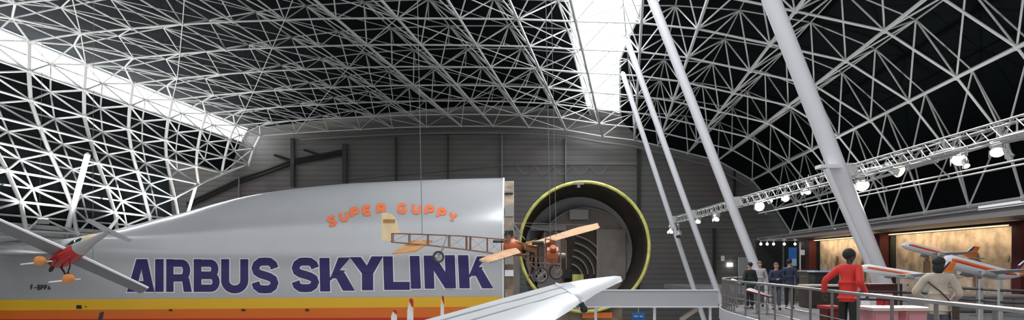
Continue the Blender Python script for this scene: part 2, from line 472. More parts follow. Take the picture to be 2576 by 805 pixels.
g.loft([[R(XE, YF + a, b) for a, b in section(XE)], [R(XE, YF + a, b) for a, b in section(XE, .965)], [R(XE - 6, YF + a, b) for a, b in section(XE - 6, .95)]], cap=False)
fus = g.build('fuselage', M['silver'], gup, smooth='auto')
g = MB(); se = section(XE, 1.004)
g.loft([[R(x, YF + a * k, 1 + (b - 1) * k) for a, b in section(XE)] for x, k in ((XE - .05, 1.006), (XE + .03, 1.006), (XE + .03, .96), (XE - .05, .96))], cap=False)
g.build('edge_frame', M['white'], fus)
# structural ring showing past the open end
g = MB()
g.loft([[R(x, YF + a * k, 1 + (b - 1) * k) for a, b in section(XE)] for x, k in ((XE - .6, .955), (XE + .52, .955), (XE + .52, .90), (XE - .6, .90))], cap=False)
g.build('bulkhead_ring', M['tan'], gup)
for z, hh, mm in ((2.6, .55, 'boxgrey'), (-.42, .3, 'white'), (-1.6, .8, 'tan'), (3.6, .1, 'rib'), (1.5, .25, 'black'), (-2.2, .12, 'rib'), (.2, .4, 'rib')):
    yy = near_y(XE, z) + .12
    MB().box(R(XE + .28, yy, z), (.42, .25, hh)).build('hinge_fitting', M[mm], gup)
# stripes: bands that follow the skin
def band(top, bot, name, mt, off, x0=-400, x1=1264):
    g = MB(); rows = []
    for i in range(70):
        px = x0 + (x1 - x0) * i / 69; t = px / 1270
        a, b = top[0] + (top[1] - top[0]) * t, bot[0] + (bot[1] - bot[0]) * t
        rows.append([onskin(px, a + (b - a) * k / 5, off) for k in range(6)])
    g.loft(rows, closed=False, cap=False); return g.build(name, M[mt], fus, smooth=True)
band((754, 746), (781, 771), 'yellow_stripe', 'yellow', .015)
band((781, 771), (803, 798), 'orange_stripe', 'orange', .015)
band((803, 798), (835, 830), 'red_stripe', 'red', .015)
for px, py, w, h in ((200, 772, 12, 9), (430, 780, 7, 5), (613, 780, 9, 5), (773, 780, 9, 5), (217, 771, 3, 2)):
    p = onskin(px, py, .03); MB().box(p, (w / F * 32, .06, h / F * 32)).build('vent', M['black'], fus)
# lettering -----------------------------------------------------------------
def quadpatch(g, P, off, n=6, m=4):
    """bilinear px patch P = [bl, br, tr, tl] laid on the skin"""
    rows = []
    for i in range(n + 1):
        t = i / n; row = []
        for j in range(m + 1):
            s = j / m
            x = (P[0][0] * (1 - s) + P[1][0] * s) * (1 - t) + (P[3][0] * (1 - s) + P[2][0] * s) * t
            y = (P[0][1] * (1 - s) + P[1][1] * s) * (1 - t) + (P[3][1] * (1 - s) + P[2][1] * s) * t
            row.append(onskin(x, y, off))
        rows.append(row)
    g.loft(rows, closed=False, cap=False)
def stroke(g, pts, w, off, grow=0):
    n = len(pts); L = []; Rr = []
    for i, p in enumerate(pts):
        a, b = pts[max(i - 1, 0)], pts[min(i + 1, n - 1)]
        dx, dy = b[0] - a[0], b[1] - a[1]; l = math.hypot(dx, dy) or 1; nx, ny = -dy / l, dx / l
        ex = ey = 0
        if grow and i in (0, n - 1):
            s = -1 if i == 0 else 1; ex, ey = dx / l * grow * s, dy / l * grow * s
        hw = w / 2 + grow
        L.append((p[0] + nx * hw + ex, p[1] + ny * hw + ey)); Rr.append((p[0] - nx * hw + ex, p[1] - ny * hw + ey))
    for i in range(n - 1):
        seg = math.hypot(pts[i + 1][0] - pts[i][0], pts[i + 1][1] - pts[i][1])
        quadpatch(g, [L[i], Rr[i], Rr[i + 1], L[i + 1]], off, max(1, int(seg / 8)), 3)
def hbar(g, xa, xb, xc, xd, ya, yb, off, grow=0):
    """horizontally cut bar: bottom xa..xb at ya, top xc..xd at yb"""
    quadpatch(g, [(xa - grow, ya + grow), (xb + grow, ya + grow), (xd + grow, yb - grow), (xc - grow, yb - grow)], off, 10, 4)
def arc(cx, cy, rx, ry, a0, a1, n=10):
    return [(cx + rx * math.cos(math.radians(a0 + (a1 - a0) * i / n)), cy - ry * math.sin(math.radians(a0 + (a1 - a0) * i / n))) for i in range(n + 1)]
def S_pts(x0, x1, y0, y1):
    U = [(1, .76), (.93, .90), (.75, .99), (.5, 1), (.25, .99), (.07, .90), (0, .76), (.06, .63), (.25, .55), (.5, .5), (.75, .44), (.94, .36), (1, .23), (.93, .10), (.75, .01), (.5, 0), (.25, .01), (.07, .10), (0, .25)]
    return [(x0 + (x1 - x0) * u, y1 + (y0 - y1) * v) for u, v in U]
def big_letters(off, gr):
    g = MB(); out = []
    def done():
        nonlocal g
        out.append(g); g = MB()
    # A
    hbar(g, 320, 342, 344, 363, 734, 652, off, gr); hbar(g, 367, 389, 352, 371, 734, 652, off, gr); hbar(g, 334, 376, 337, 373, 722, 707, off, gr); done()
    hbar(g, 391, 412, 391, 412, 734, 652, off, gr); done()
    # R
    hbar(g, 419, 437, 419, 437, 734, 652, off, gr)
    stroke(g, [(436, 662), (456, 662)] + arc(458, 680.5, 12, 18.5, 80, -80, 8) + [(456, 699), (436, 699)], 18, off, gr); hbar(g, 463, 483, 458, 476, 734, 699, off, gr); done()
    # B
    hbar(g, 488, 507, 488, 507, 734, 652, off, gr)
    stroke(g, [(505, 662), (530, 662)] + arc(530, 677, 11, 15, 80, -80, 8) + [(528, 692), (505, 692)], 18, off, gr)
    stroke(g, [(505, 693), (532, 693)] + arc(532, 709, 12, 16, 80, -80, 8) + [(530, 725), (505, 725)], 18, off, gr); done()
    # U
    stroke(g, [(567, 652), (567, 700)] + arc(591, 706, 24, 22, 180, 360, 12) + [(615, 700), (615, 652)], 20, off, gr); done()
    stroke(g, S_pts(643, 691, 658, 728), 20, off, gr); done()
    stroke(g, S_pts(744, 793, 658, 725), 20, off, gr); done()
    # K
    hbar(g, 806, 831, 804, 829, 733, 649, off, gr); hbar(g, 829, 833, 852, 882, 705, 648, off, gr) ; hbar(g, 863, 893, 838, 866, 731, 685, off, gr); hbar(g, 829, 846, 846, 870, 700, 680, off, gr); done()
    # Y
    hbar(g, 911, 939, 911, 939, 730, 680, off, gr); hbar(g, 911, 937, 880, 908, 688, 647, off, gr); hbar(g, 913, 939, 935, 964, 688, 645, off, gr); done()
    # L
    hbar(g, 967, 990, 964, 988, 729, 645, off, gr); hbar(g, 969, 1031, 969, 1031, 729, 709, off, gr); done()
    hbar(g, 1034, 1059, 1031, 1055, 726, 644, off, gr); done()
    # N
    hbar(g, 1069, 1093, 1066, 1090, 726, 643, off, gr); hbar(g, 1122, 1147, 1119, 1144, 725, 642, off, gr); hbar(g, 1120, 1146, 1067, 1094, 725, 643, off, gr); done()
    # K
    hbar(g, 1156, 1182, 1152, 1178, 725, 642, off, gr); hbar(g, 1178, 1182, 1200, 1227, 698, 645, off, gr); hbar(g, 1213, 1241, 1188, 1212, 725, 676, off, gr); hbar(g, 1179, 1196, 1192, 1215, 694, 672, off, gr); done()
    return out
for g in big_letters(.012, 3.2): g.build('letter_outline', M['white'], fus)
for g in big_letters(.026, 0): g.build('letter', M['purple'], fus)
GL = {'S': [[(1, .85), (.8, 1), (.2, 1), (0, .8), (.2, .55), (.8, .45), (1, .2), (.8, 0), (.2, 0), (0, .15)]], 'U': [[(0, 1), (0, .25), (.25, 0), (.75, 0), (1, .25), (1, 1)]],
      'P': [[(0, 0), (0, 1)], [(0, 1), (.75, 1), (1, .8), (1, .6), (.75, .45), (0, .45)]], 'E': [[(0, 0), (0, 1)], [(0, 1), (1, 1)], [(0, .5), (.85, .5)], [(0, 0), (1, 0)]],
      'R': [[(0, 0), (0, 1)], [(0, 1), (.75, 1), (1, .8), (1, .6), (.75, .48), (0, .48)], [(.5, .48), (1, 0)]], 'G': [[(1, .8), (.75, 1), (.25, 1), (0, .75), (0, .25), (.25, 0), (.8, 0), (1, .2), (1, .45), (.55, .45)]],
      'Y': [[(0, 1), (.5, .5), (1, 1)], [(.5, .5), (.5, 0)]], 'F': [[(0, 0), (0, 1)], [(0, 1), (1, 1)], [(0, .5), (.8, .5)]], '-': [[(0, .45), (1, .45)]],
      'B': [[(0, 0), (0, 1)], [(0, 1), (.8, 1), (1, .78), (.8, .52), (0, .52)], [(.8, .52), (1, .25), (.8, 0), (0, 0)]], 'A': [[(0, 0), (.5, 1), (1, 0)], [(.2, .35), (.8, .35)]]}
def small(ch, cx, cy, w, h, sw, rot, mt, off=.026):
    g = MB(); c_, s_ = math.cos(rot), math.sin(rot)
    for pl in GL[ch]:
        q = []
        for u, v in pl:
            x, y = (u - .5) * (w - sw), -(v - .5) * (h - sw); q.append((cx + x * c_ - y * s_, cy + x * s_ + y * c_))
        stroke(g, q, sw, off)
    return g.build('small_letter', M[mt], fus)
for ch, cx, cy in zip('SUPERGUPPY', (835, 866, 893, 924, 959, 1012, 1048, 1081, 1111, 1139), (556, 544, 534, 529, 525, 524, 525, 529, 536, 546)):
    small(ch, cx, cy, 25, 28, 8.5, (cx - 990) / 300 * .5, 'orangeletter')
for i, ch in enumerate('F-BPPA'):
    small(ch, 81 + 8.6 * i, 723, 7.4, 14, 2.4, .03, 'post')
# tailplane leaving the frame on the left
def wing_mb(root, tip, cr, ct, tr, tt, chord=V((1, 0, 0)), up=V((0, 0, 1)), n=5):
    """lofted airfoil wing from root to tip: chord lengths cr, ct, thickness tr, tt"""
    A = [(0, 0), (.03, .35), (.12, .75), (.3, 1), (.55, .8), (.8, .4), (1, .03), (.8, -.2), (.55, -.35), (.3, -.45), (.12, -.38), (.03, -.2)]
    g = MB(); rings = []
    for i in range(n + 1):
        t = i / n; p = V(root).lerp(V(tip), t); c_ = cr + (ct - cr) * t; th = tr + (tt - tr) * t
        rings.append([p + chord * (u - .35) * c_ + up * v * th for u, v in A])
    p = V(tip) + (V(tip) - V(root)).normalized() * tt * 1.2
    rings.append([p + chord * (u - .4) * ct * .75 + up * v * tt * .35 for u, v in A])
    return g.loft(rings)
wing_mb(R(-25.5, 34.6, .55), R(-22.2, 29.6, .50), 4.6, 2.6, .30, .16, V((1, -.15, -.01)).normalized()).build('tailplane', M['silver'], gup, smooth='auto')
# ---- swung nose section, its opening towards us
YN, RC = 38.6, at(1470, 621, 38.6); RR = 163 / F * 38.6
nose = MB().torus(RC, (0, 1, 0), RR, .10, 72, 8).build('nose_section', M['primer'], gup, smooth='auto')
g = MB(); rings = []
for y, k in ((YN - .02, .985), (YN + .9, .97), (YN + 2.4, .93), (YN + 4.2, .86)):
    rings.append([V((RC.x + RR * k * math.cos(t), y, RC.z - (1 - k) * 2 + RR * k * math.sin(t))) for t in [2 * math.pi * i / 64 for i in range(64)]])
g.loft(rings, cap=False)
g.build('nose_liner', M['barrel'], nose, smooth=True, solid=-.05)
g = MB(); rings = []
for y, k in ((YN - .02, .995), (YN + 1, .99), (YN + 3, .92), (YN + 5.5, .70), (YN + 7, .42), (YN + 7.8, .1)):
    rings.append([V((RC.x + RR * k * math.cos(t), y, RC.z - (1 - k) * 2.6 + RR * k * math.sin(t))) for t in [2 * math.pi * i / 64 for i in range(64)]])
g.loft(rings, cap=False); g.build('nose_skin', M['silver'], nose, smooth=True)
yb = YN + 3.6
BC = at(1472, 640, yb)
g = MB(); g.slab([V((BC.x + 2.95 * math.cos(t), yb, BC.z + 2.95 * math.sin(t))) for t in [2 * math.pi * i / 48 for i in range(48)]], (0, .2, 0)); g.build('bulkhead', M['taupe'], nose)
MB().torus((BC.x, yb - .1, BC.z), (0, 1, 0), 2.92, .06, 56, 6).build('bulkhead_rim', M['rib'], nose)
def nbox(px0, py0, px1, py1, y, d, m, name):
    a, b = at(px0, py0, y), at(px1, py1, y)
    return MB().box((a + b) / 2 + V((0, d / 2, 0)), (abs(b.x - a.x), d, abs(a.z - b.z))).build(name, m, nose)
nbox(1433, 527, 1480, 552, yb - .5, .4, M['boxgrey'], 'equipment_box')
nbox(1502, 577, 1574, 730, yb - .35, .3, M['taupe'], 'partition')
nbox(1501, 577, 1503.5, 730, yb - .4, .1, M['rib'], 'partition_edge')
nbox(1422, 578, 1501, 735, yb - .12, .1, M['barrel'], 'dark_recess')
nbox(1335, 566, 1425, 580, yb - .3, .2, M['boxgrey'], 'overhead_rail')
for i, (r_, cy) in enumerate(((1.15, 690), (1.55, 690), (1.95, 688), (2.35, 686), (.8, 696))):
    c_ = at(1432, cy, yb - .35)
    MB().torus(c_, (0, 1, 0), r_ if i < 4 else .8, .05, 20, 5, math.radians(-80), 0).build('curved_rib', M['rib'], nose)
for px0, py0, px1, py1, mm in ((1323, 580, 1332, 720, 'rib'), (1345, 600, 1352, 735, 'tan'), (1368, 585, 1373, 700, 'rib'), (1440, 690, 1468, 712, 'primer'), (1415, 650, 1436, 700, 'black'), (1330, 690, 1400, 735, 'taupe'), (1390, 590, 1410, 640, 'boxgrey')):
    nbox(px0, py0, px1, py1, yb - .6, .25, M[mm], 'nose_fitting')
nbox(1400, 760, 1565, 830, YN + .4, 2.2, M['tan'], 'cargo_sill')
nbox(1465, 786, 1540, 800, YN + .1, .3, M['orange'], 'sill_edge')
MB().box(at(1455, 462, YN), (.62, .2, .12)).tube(at(1455, 462, YN), at(1456, 472, YN), .1).build('top_lug', M['rib'], nose)
MB().tube(R(XE + .3, 38.2, -4), R(XE + .3, 38.2, 3.8), .12, 8).build('hinge_post', M['post'], gup)
MB().box(at(1297, 690, 38), (.45, .5, 5)).build('hinge_frame', M['taupe'], gup)
# wheels carry it (below the frame)
for x in (-20, -9):
    for s in (-1, 1):
        t = MB().tube(R(x, YF + s * 1.6, -4.6), R(x, YF + s * 1.6, -6.0), .14, 8); t.build('gear_leg', M['steel'], gup)
        MB().torus(R(x, YF + s * 1.6, -5.95), (0, 1, 0), .36, .19, 20, 8).tube(R(x, YF + s * 1.6 - .12, -5.95), R(x, YF + s * 1.6 + .12, -5.95), .3, 12).build('wheel', M['rubber'], gup)
MB().tube(at(1470, 790, YN + 3), R(4.2, YN + 3, -6.5), .16, 8).build('nose_trestle', M['steel'], gup)

# ================================================================== VINTAGE MONOPLANE
YB = 24.0
def bp(px, py, y=YB): return at(px, py, y)
ble = thing('vintage_monoplane', 'old wire braced wooden monoplane with tan wings hanging before the round opening', 'airplane', bp(1290, 630))
TL = [(985, 587), (1075, 590), (1170, 594), (1265, 602), (1395, 628)]
BL = [(985, 609), (1075, 617), (1170, 628), (1265, 641), (1395, 648)]
off = V((0, .55, .02))
g = MB()
for tab in (TL, BL):
    for d in (V((0, 0, 0)), off):
        g.path([bp(*p) + d * (min(1, i / 2 + .35)) for i, p in enumerate(tab)], .026, 6)
g.build('longeron', M['wood'], ble)
stations = [(985, 1), (1028, 0), (1075, 0), (1128, 0), (1172, 0), (1182, 0), (1225, 0), (1262, 0), (1310, 0), (1350, 0), (1390, 1)]
for px, big_ in stations:
    a, b = interp(TL, px), interp(BL, px); d = off * (.6 if px < 1100 else 1)
    MB().tube(bp(px, a), bp(px, b), .028 if big_ else .02, 6).tube(bp(px, a) + d, bp(px, b) + d, .02).tube(bp(px, a), bp(px, a) + d, .018).tube(bp(px, b), bp(px, b) + d, .018).build('upright', M['wood'], ble)
g = MB()
for (p, _), (q, _) in zip(stations, stations[1:]):
    g.tube(bp(p, interp(TL, p)), bp(q, interp(BL, q)), .005, 4); g.tube(bp(p, interp(BL, p)), bp(q, interp(TL, q)), .005, 4)
g.build('bracing_wire', M['steel'], ble)
# rudder
poly = [(960, 606), (960, 536), (972, 535), (984, 538), (993, 546), (998, 560), (1001, 574), (1007, 586), (985, 587), (984, 606)]
MB().slab([bp(*p, YB - .02) for p in poly], (0, .05, 0)).build('rudder', M['ivory'], ble)
MB().box(bp(979, 556, YB - .03), (.42, .03, .12)).build('rudder_band', M['ochre'], ble)
# tailplane
MB().slab([bp(986, 640, 23.2), bp(1046, 634, 23.3), bp(1088, 607, 24.6), bp(1036, 608, 24.5)], (0, .02, .05)).build('tailplane', M['ochre'], ble)
# wings
def ribbed_wing(r0, r1, t0, t1, thick, name):
    g = MB(); n = 14; rings = []
    for i in range(n + 1):
        t = i / n; a = V(r0).lerp(V(t0), t); b = V(r1).lerp(V(t1), t)
        if t > .8:
            q = (t - .8) / .2; sh = (1 - math.sqrt(max(0, 1 - q * q))) * .9; mid = (a + b) / 2; a = a.lerp(mid, sh); b = b.lerp(mid, sh)
        ring = []
        for k in range(9):
            u = k / 8; ring.append(a.lerp(b, u) + V((0, 0, thick * math.sin(math.pi * u ** .7))))
        for k in range(7, 0, -1):
            u = k / 8; ring.append(a.lerp(b, u) + V((0, 0, thick * math.sin(math.pi * u ** .7) - .05)))
        rings.append(ring)
    g.loft(rings); o = g.build(name, M['fabric'], ble, smooth='auto')
    g = MB()
    for i in range(1, 13):
        t = i / 14; a = V(r0).lerp(V(t0), t); b = V(r1).lerp(V(t1), t)
        g.path([a.lerp(b, k / 6) + V((0, 0, thick * math.sin(math.pi * (k / 6) ** .7) - .055)) for k in range(7)], .012, 4)
    g.build('wing_rib', M['wood'], o)
ribbed_wing(bp(1346, 619, 23.4), bp(1288, 625, 25.2), bp(1526, 570, 27.0), bp(1480, 563, 28.8), .10, 'wing')
ribbed_wing(bp(1310, 636, 23.2), bp(1284, 622, 24.6), bp(1222, 662, 21.6), bp(1196, 655, 22.6), .08, 'wing')
# cockpit, pilot seat, engine, propeller, undercarriage
MB().path([bp(1266, 622, 24.2), bp(1270, 622, 24.2), bp(1288, 620, 24.2), bp(1306, 626, 24.2), bp(1312, 630, 24.2)], [.10, .26, .32, .27, .16], 10).build('cockpit', M['copper'], ble, smooth=True)
MB().box(bp(1280, 603, 24.2), (.10, .5, .34)).tube(bp(1296, 606, 24.2), bp(1300, 596, 24.2), .05).build('pilot_seat', M['wood'], ble)
MB().tube(bp(1318, 622, 24.2), bp(1352, 630, 24.2), .10, 8).tube(bp(1322, 612, 24.0), bp(1346, 606, 24.2), .04, 6).build('oil_tank', M['ochre'], ble)
MB().box(bp(1300, 640, 24.0), (.9, .5, .07)).build('cockpit_floor', M['wood'], ble)
MB().tube(bp(1240, 607, 23.6), bp(1268, 607, 23.6), .06, 6).build('foot_tube', M['black'], ble)
MB().tube(bp(1338, 612, 23.6), bp(1368, 611, 23.6), .07, 8).build('fuel_tank', M['black'], ble)
g = MB().tube(bp(1375, 640), bp(1403, 641), .28, 12)
for a in (0, 60, -60):
    d = V((0, math.sin(math.radians(a)), math.cos(math.radians(a)))); c_ = bp(1390, 640)
    g.tube(c_, c_ + d * .52, .09, 8); 
    for k in range(4): g.tube(c_ + d * (.26 + .06 * k), c_ + d * (.285 + .06 * k), .125, 8)
g.build('engine', M['copper'], ble)
MB().tube(bp(1403, 641), bp(1424, 641), .06, 8).build('propeller_shaft', M['steel'], ble)
wing_mb(bp(1423, 641), bp(1423, 606), .16, .10, .05, .03, V((0, 1, 0)), V((1, 0, 0))).build('propeller_blade', M['wood'], ble)
wing_mb(bp(1423, 641), bp(1424, 676), .16, .10, .05, .03, V((0, 1, 0)), V((1, 0, 0))).build('propeller_blade', M['wood'], ble)
def spoked(c, r, ax, name, par, spokes=10):
    o = MB().torus(c, ax, r, .03, 28, 8).build(name, mat('grey_tyre', (.06, .055, .05), .8), par)
    ax = V(ax).normalized(); u = ax.cross(V((0, 0, 1))).normalized(); w = ax.cross(u); g = MB()
    for i in range(spokes):
        t = 2 * math.pi * i / spokes; g.tube(V(c), V(c) + (u * math.cos(t) + w * math.sin(t)) * (r - .02), .008, 4)
    g.torus(c, ax, r - .05, .018, 24, 5); g.build('spokes', M['steel'], o)
    MB().tube(V(c) - ax * .05, V(c) + ax * .05, .04, 8).build('wheel_hub', M['steel'], o)
spoked(bp(1360, 692, 23.2), .27, (.35, -1, 0), 'wheel', ble); spoked(bp(1399, 684, 24.4), .27, (.35, -1, 0), 'wheel', ble)
g = MB()
for a, b in (((1310, 640), (1362, 690)), ((1385, 648), (1362, 690)), ((1385, 648), (1399, 684)), ((1340, 640), (1330, 700)), ((1372, 600), (1372, 690)), ((1410, 610), (1410, 690)), ((1372, 600), (1410, 610)), ((1330, 660), (1410, 665))):
    g.tube(bp(*a, 23.8), bp(*b, 23.7), .025, 6)
g.build('undercarriage', M['wood'], ble)
g = MB()
for a, b in (((1295, 600), (1290, 560)), ((1320, 602), (1290, 560))): g.tube(bp(*a, 24.2), bp(*b, 24.3), .02, 6)
for e in ((1500, 567, 28), (1420, 590, 26), (1215, 657, 22), (1250, 640, 23)): g.tube(bp(1290, 560, 24.3), bp(*e), .005, 4)
g.build('cabane', M['steel'], ble)
spoked(bp(1103, 646, 23.6), .185, (.35, -1, 0), 'tail_wheel', ble, 8)
MB().tube(bp(1103, 646, 23.6), bp(1126, 592, 23.9), .018, 6).tube(bp(1103, 646, 23.7), bp(1118, 622, 23.9), .018, 6).build('tail_wheel_strut', M['steel'], ble)
for px, py, top, dep in ((1062, 588, 330, 24.1), (1385, 604, 340, 24.3), (1399, 592, 340, 25)):
    g = MB().tube(at(px, py, dep), at(px - 14, -100, dep), .012, 5)
    g.build('hanging_cable', M['postlight'], ble)

# ================================================================== SMALL RED TWIN-ENGINE AIRPLANE (left)
cri = thing('sport_airplane', 'tiny red and white airplane hanging banked at the left, orange engine pods at its nose', 'airplane', at(160, 648, 20))
o0 = at(163, 646, 20)
aa = V((.855, -.42, .30)).normalized(); ua = V((.514, .732, -.444)); ua = (ua - aa * ua.dot(aa)).normalized(); wa = ua.cross(aa).normalized()
if wa.z < 0: wa = -wa
def L3(x, y, z): return o0 + ua * x + aa * y + wa * z
# fuselage: stations along y (aft): y, half width, bottom, top
def bodyloft(sts, n=14):
    return MB().loft([[L3(hw * math.cos(2 * math.pi * i / n), y, (zb + zt) / 2 + (zt - zb) / 2 * math.sin(2 * math.pi * i / n)) for i in range(n)] for y, hw, zb, zt in sts])
cri_f = bodyloft([(-.66, .08, -.10, .04), (-.55, .17, -.18, .10), (-.25, .26, -.24, .15), (.1, .29, -.24, .17), (.25, .28, -.23, .18), (.75, .23, -.18, .18)]).build('fuselage', M['crired'], cri, smooth='auto')
bodyloft([(.75, .23, -.18, .18), (1.4, .12, -.06, .15), (2.15, .05, .03, .11)]).build('rear_fuselage', M['boxgrey'], cri, smooth='auto')
AX = Matrix((ua, aa, wa)).transposed()
MB().ball(L3(.05, .35, .26), (.21, .52, .24), 14, 9, AX).build('cockpit_canopy', M['glass'], cri, smooth=True)
MB().ball(L3(.08, .95, .24), (.16, .45, .20), 12, 8, AX).build('fairing', M['ivory'], cri, smooth=True)
cw = aa; cu = cw.cross(ua).normalized()
if cu.z < 0: cu = -cu
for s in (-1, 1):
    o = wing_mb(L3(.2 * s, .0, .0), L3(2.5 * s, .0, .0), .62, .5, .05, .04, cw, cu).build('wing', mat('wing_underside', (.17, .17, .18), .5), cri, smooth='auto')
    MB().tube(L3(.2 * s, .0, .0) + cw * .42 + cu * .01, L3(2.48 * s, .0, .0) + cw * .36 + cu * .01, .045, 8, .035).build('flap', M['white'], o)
wing_mb(L3(0, 1.95, .08), L3(.05, 2.25, .55), .42, .26, .03, .02, aa, ua).build('tail_fin', M['wingwhite'], cri, smooth='auto')
for s in (-1, 1): wing_mb(L3(0, 2.1, .09), L3(.62 * s, 2.15, .10), .30, .22, .025, .02, cw, cu).build('tailplane', M['winggrey'], cri, smooth='auto')
for (px, py), base in (((101, 656), L3(-.1, -.55, -.06)), ((172, 701), L3(.12, -.3, -.2))):
    tip = at(px, py, 19.4)
    e = MB().ball(tip, (.16, .2, .13), 12, 8, AX).build('engine_pod', M['criorange'], cri, smooth=True)
    MB().tube(base, tip, .03, 8).build('engine_strut', M['post'], e)
    for s in (-1, 1):
        wing_mb(tip - aa * .2, tip - aa * .2 + (V((1, 0, .1))).normalized() * .46 * s, .07, .04, .02, .01, V((0, .6, .8)), V((0, .8, -.6))).build('propeller_blade', M['white'], e)
    MB().ball(tip - aa * .22, .05, 8, 6).build('spinner', M['criorange'], e)
for x in (-.18, .20):
    leg = MB().tube(L3(x, .05, -.20), L3(x * 1.2, .0, -.50), .022, 6).build('gear_leg', M['post'], cri)
    MB().torus(L3(x * 1.2, .0, -.54), ua, .07, .035, 16, 6).tube(L3(x * 1.2 - .02, 0, -.54), L3(x * 1.2 + .02, 0, -.54), .05, 10).build('wheel', M['rubber'], leg)
for s in (-.8, .8):
    MB().tube(L3(s, .1, .0), L3(s * .9, .3, 0) + V((0, 0, 12)), .006, 4).build('hanging_cable', M['postlight'], cri)

# ================================================================== FOREGROUND WHITE WING
ww = thing('jet_airplane', 'white airplane wing with a grey fence band, tip pointing right below the round opening', 'airplane', R(-1, 9, -1.4))
# leading/trailing lines measured on the far (upper) and near (lower) outline
SEC = [((960, 836, 10.2), (1300, 842, 7.8)), ((1075, 803, 10.6), (1395, 806, 8.4)), ((1240, 757, 11.3), (1432, 783, 9.4)), ((1396, 715, 12.0), (1459, 763, 10.2))]
SEC2 = [((1398, 716, 12.0), (1466, 762, 10.3)), ((1470, 703, 12.5), (1500, 739, 11.2)), ((1545, 694, 13.2), (1550, 714, 12.4)), ((1561, 695, 13.4), (1565, 707, 12.9))]
def secwing(secs, lift):
    rings = []
    for a, b in secs:
        A, B = at(*a), at(*b); ch = (A - B).length; ring = []
        for u, v in [(0, 0), (.05, .5), (.2, 1), (.45, .95), (.75, .5), (1, 0), (.75, -.45), (.45, -.75), (.2, -.7), (.05, -.4)]:
            ring.append(B.lerp(A, u) + V((0, 0, v * lift * ch)))
        rings.append(ring)
    return MB().loft(rings)
wo = secwing(SEC, .045).build('wing', M['wingwhite'], ww, smooth='auto')
secwing(SEC2, .045).build('wing_tip', M['wingwhite'], ww, smooth='auto')
secwing([((1388, 716.5, 12.0), (1452, 767, 10.15)), ((1430, 710, 12.2), (1466, 758, 10.38))], .058).build('fence_band', M['winggrey'], ww, smooth='auto')
MB().slab([at(1396, 712, 12.02), at(1430, 722, 11.6), at(1462, 752, 10.5), at(1470, 764, 10.2), at(1462, 780, 10.1), at(1448, 772, 10.2)], (.02, .03, .01)).build('wing_fence', M['winggrey'], ww)
MB().tube(at(1462, 762, 10.1), at(1468, 775, 10.1), .05, 8).ball(at(1469, 778, 10.1), .06).build('tip_light', M['black'], ww)
g = MB()
for t in (.33, .62):
    g.path([at(*s[1]).lerp(at(*s[0]), t) + V((0, 0, .047 * (at(*s[0]) - at(*s[1])).length * (1.0 if t < .5 else .78))) for s in SEC], .012, 5)
g.build('panel_seam', M['winggrey'], wo)
MB().path([R(-3.6, 8.3, -2.2), R(-2.2, 8.8, -1.75), at(1060, 838, 9.3)], [.55, .4, .2], 12).build('wing_root', M['wingwhite'], ww)
MB().path([R(-9, 9, -2.6), R(-6, 8.8, -2.5), R(-3.6, 8.6, -2.4), R(-1.0, 8.2, -2.5), R(1.2, 8, -2.6)], [.25, .6, .75, .6, .15], 16).build('fuselage', M['wingwhite'], ww, smooth=True)
for x in (-4, -1):
    MB().tube(R(x, 8.4, -2.9), R(x, 8.4, -6.5), .07, 8).build('support_leg', M['steel'], ww)

# small fins rising from aircraft below
def fin(name, label, px, py, y, h, w, hasdiag):
    b = at(px, py + h, y); t = thing(name, label, 'tail fin', (b.x, b.y, 0), 'white and red fins below the cargo airplane')
    s = y / F
    pts = [at(px - w * .55, py + h + 90, y), at(px + w * .5, py + h + 90, y), at(px + w * .5, py + h * .25, y), at(px + w * .28, py, y), at(px + w * .02, py, y), at(px - w * .4, py + h * .55, y)]
    MB().slab(pts, (0, .09, 0)).build('fin_panel', M['white'], t)
    MB().slab([at(px + w * .52, py + h * .42, y - .01), at(px + w * .52, py + h * .1, y - .01), at(px + w * .3, py - 1, y - .01), at(px - w * .02, py - 1, y - .01), at(px - w * .2, py + h * .22, y - .01)], (0, .11, 0)).build('red_tip', M['crired'], t)
    MB().slab([at(px + w * .45, py + h * .62, y - .02), at(px + w * .5, py + h * .5, y - .02), at(px - w * .12, py + h * .12, y - .02), at(px - w * .2, py + h * .24, y - .02)], (0, .13, 0)).build('white_stripe', M['ivory'], t)
    MB().tube(V((b.x, b.y + .05, 0)), V((b.x, b.y + .05, b.z)), .06, 8).build('stand', M['steel'], t)
fin('tail_fin', 'shortest white fin with a red tip, left of the other two', 990, 780, 22, 26, 15, 1)
fin('tail_fin', 'widest white fin with a red tip and cream slash, standing between two others', 1031, 752, 22, 52, 16, 1)
fin('tail_fin', 'thin white fin with a red tip, closest to the white wing', 1112, 745, 23, 48, 9, 1)
bt = thing('propeller', 'black propeller blade tip poking up before the orange stripe', 'propeller', (at(250, 800, 20).x, 20, 0))
wing_mb(at(244, 830, 20), at(254, 788, 20), .16, .14, .05, .03, V((1, 0, .3)), V((0, 1, 0))).build('blade', M['black'], bt)
MB().tube((at(250, 800, 20).x, 20, 0), at(242, 834, 20), .09, 8).build('stand', M['steel'], bt)

